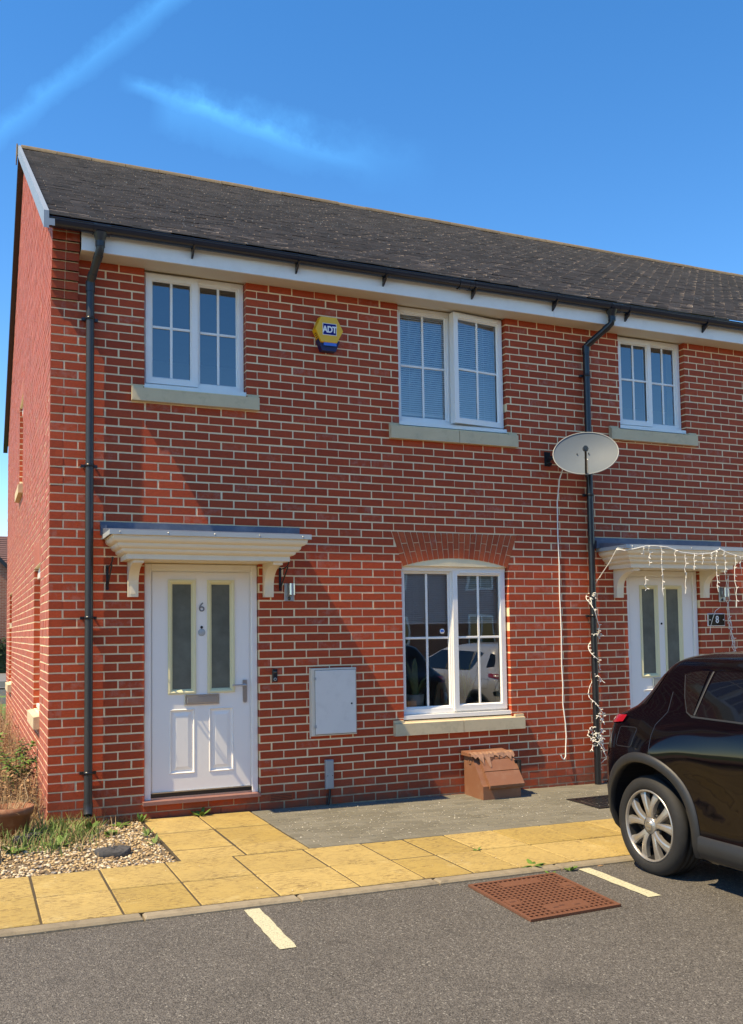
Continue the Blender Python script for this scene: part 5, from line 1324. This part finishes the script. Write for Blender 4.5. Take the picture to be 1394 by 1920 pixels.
# terracotta pot with a dead plant
T = thing('flower_pot', 'terracotta flower pot with dead stems at the house corner', 'flower pot', (-.275, -.22, gz(0)))
pz = gz(0)-.02
b = MB(); b.lathe([(.0001, 0), (.105, 0), (.138, .185), (.155, .188), (.162, .245), (.150, .248), (.143, .20), (.0001, .20)], lambda u, v, h: (-.275+u, -.22+v, pz+h), 36); pt = b.build('pot', M['terracotta'], T)
b = MB()
for k in range(110): a = rg.uniform(0, 6.28); r = .12*math.sqrt(rg.random()); blade(b, (-.275+r*math.cos(a), -.22+r*math.sin(a), pz+.20), rg.uniform(0, 6.28), rg.uniform(.03, .14), rg.uniform(.02, .16), .004, .5, 4)
b.tube([(-.22, -.2, pz+.2), (-.16, -.19, pz+.30), (-.19, -.16, pz+.42), (-.14, -.15, pz+.5)], [.005, .004, .003, .002], 6); b.tube([(-.16, -.19, pz+.30), (-.09, -.17, pz+.24), (-.07, -.2, pz+.12)], .003, 6); b.build('dead_stems', M['straw'], T)
# stones
def stone(x, y, a, c, h, q, label, seed, name='stone'):
    r = random.Random(seed); b = MB(); N = 22; rows = []
    k_ = [r.uniform(.7, 1.1) for _ in range(7)]; rad = [k_[i*7//N]*(1-(i*7/N % 1)) + k_[(i*7//N+1) % 7]*(i*7/N % 1) + r.uniform(-.05, .05) for i in range(N)]
    for s_, zz in ((.95, -.01), (1.0, h*.3), (.98, h*.62), (.93, h*.9), (.72, h), (.42, h*.94), (.15, h)):
        rows.append([(x + math.cos(q)*a*s_*rad[i]*math.cos(2*math.pi*i/N) - math.sin(q)*c*s_*rad[i]*math.sin(2*math.pi*i/N), y + math.sin(q)*a*s_*rad[i]*math.cos(2*math.pi*i/N) + math.cos(q)*c*s_*rad[i]*math.sin(2*math.pi*i/N), gz(x)-.01+zz*r.uniform(.80, 1.15)) for i in range(N)])
    b.grid(rows, False, True); b.add(rows[-1], [list(range(N))]); tag(b.build(name, M['stone'], loc=(x, y, gz(x))), label, 'stone', 'dark stones on the gravel')
stone(.365, -1.17, .155, .105, .045, -.35, 'flat dark slate stone lying on the pebbles in front of downpipe', 1)
stone(-.19, -.50, .13, .05, .06, .5, 'long dark stone on gravel in front of the flower pot', 2)
stone(-.45, -1.05, .12, .08, .07, .9, 'dark stone on gravel at the left edge of the photo', 3)
# petals and grit blown over the grey paving
b = MB()
for k in range(1500):
    x = rg.uniform(1.75, 5.2); y = rg.gauss(-1.0, .35)
    if k % 3 == 0: y = rg.uniform(-1.55, -.1)
    if not -1.58 < y < -.05 : continue
    r = rg.uniform(.0025, .009); q = rg.uniform(0, 3.1); cq, sq = math.cos(q), math.sin(q); z = gz(x)+.004
    b.add([(x+cq*r, y+sq*r, z), (x-sq*r*.6, y+cq*r*.6, z+r*.5), (x-cq*r, y-sq*r, z+.001), (x+sq*r*.6, y-cq*r*.6, z+r*.2)], [(0, 1, 2, 3)])
for k in range(160):
    x = rg.uniform(-.8, 4); y = rg.uniform(-2.70, -1.6) if k % 2 else rg.gauss(-2.84, .02); r = rg.uniform(.002, .006); q = rg.uniform(0, 3.1); cq, sq = math.cos(q), math.sin(q); z = gz(x)+.006 if y > -2.7 else gz(x)-.017
    b.add([(x+cq*r, y+sq*r, z), (x-sq*r*.6, y+cq*r*.6, z+r*.5), (x-cq*r, y-sq*r, z+.001), (x+sq*r*.6, y-cq*r*.6, z+r*.2)], [(0, 1, 2, 3)])
tag(b.build('fallen_petals', M['petal']), 'pale petals and grit scattered over the grey paving', 'litter', kind='stuff')
b = MB(); leafq(b, (3.37, -2.84, gz(3.3)-.015), 2.2, .05, .07, .02); tag(b.build('fallen_leaf', M['dead_leaf'], loc=(3.37, -2.84, gz(3.3)-.02)), 'single brown fallen leaf in gutter by the car wheel', 'leaf')

# ------------------------------------------------------------------ the distance
T = thing('neighbour_house', 'distant red brick house with brown tiled roof past the gable, at left edge', 'house', (-4, 38, 0))
b = MB(); b.box(-14, 5, 38.5, 46, -.3, 4.3); b.build('wall', M['far_brick'], T)
b = MB(); z0 = -.3
b.add([(-9, 37.9, z0), (1.9, 37.9, z0), (1.9, 37.9, 3.65), (-2.7, 37.9, 8.6), (-9, 37.9, 2.0), (-9, 38.4, z0), (1.9, 38.4, z0), (1.9, 38.4, 3.65), (-2.7, 38.4, 8.6), (-9, 38.4, 2.0)], [(0, 1, 2, 3, 4), (5, 9, 8, 7, 6), (1, 6, 7, 2)])
b.build('gable_front', M['far_brick'], T)
b = MB(); b.hexa([(-2.7, 37.7, 8.55), (2.15, 37.7, 3.33), (2.15, 38.5, 3.33), (-2.7, 38.5, 8.55), (-2.7, 37.7, 8.78), (2.15, 37.7, 3.56), (2.15, 38.5, 3.56), (-2.7, 38.5, 8.78)]); b.build('verge', M['black'], T)
b = MB()
for k in range(20):
    y0, z0_ = 38.2+.25*k, 4.15+.125*k; b.hexa([(-14, y0, z0_), (5, y0, z0_), (5, y0+.3, z0_+.12), (-14, y0+.3, z0_+.12), (-14, y0, z0_+.07), (5, y0, z0_+.07), (5, y0+.3, z0_+.155), (-14, y0+.3, z0_+.155)])
b.build('roof', M['far_roof'], T)
T = thing('hedge', 'dark clipped hedge in front of the distant house', 'hedge', (-3, 36.9, 0))
b = MB()
for k in range(5000):
    x, y, z = rg.uniform(-8, 1.6), rg.uniform(36.75, 37.5), 1.55*rg.random()**.8; leafq(b, (x, y, z-.1), rg.uniform(0, 6.28), rg.uniform(-.5, 1), .14, .06)
b.box(-8, 1.6, 36.95, 37.4, -.1, 1.2); b.build('foliage', M['hedge'], T)
T = thing('garden_fence', 'low grey timber fence beyond the dried weeds', 'fence', (-.4, 13, 0))
b = MB()
for k in range(3): b.box(-4, .6, 13.0, 13.03, .12+.17*k, .25+.17*k)
b.build('rail', M['grey'], T)
b = MB()
for x in (-3.5, -1.8, -.1): b.box(x-.04, x+.04, 13.031, 13.11, -.1, .68)
b.build('post', M['grey'], T)
# terrace on the far side of the parking court: only its reflection shows
T = thing('opposite_terrace', 'red brick terrace across the court, seen only reflected in the ground floor glass', 'house', (10, -28, 0))
b = MB(); b.box(-16, 36, -36, -28, -.3, 5.0); b.build('wall', M['far_brick'], T)
b = MB(); b.hexa([(-16.3, -36.3, 4.95), (36.3, -36.3, 4.95), (36.3, -27.6, 4.95), (-16.3, -27.6, 4.95), (-16.3, -32, 7.6), (36.3, -32, 7.6), (36.3, -31.9, 7.6), (-16.3, -31.9, 7.6)]); b.build('roof', M['far_roof'], T)
for k in range(12):
    for z in (.9, 3.3):
        x = -14 + 4.2*k; b = MB(); b.box(x, x+1.3, -27.97, -27.9, z, z+1.25); w_ = b.build('window', M['upvc'], T)
        b = MB(); b.box(x+.08, x+.61, -27.895, -27.885, z+.08, z+1.17); b.box(x+.69, x+1.22, -27.895, -27.885, z+.08, z+1.17); b.build('pane', M['tint'], w_)
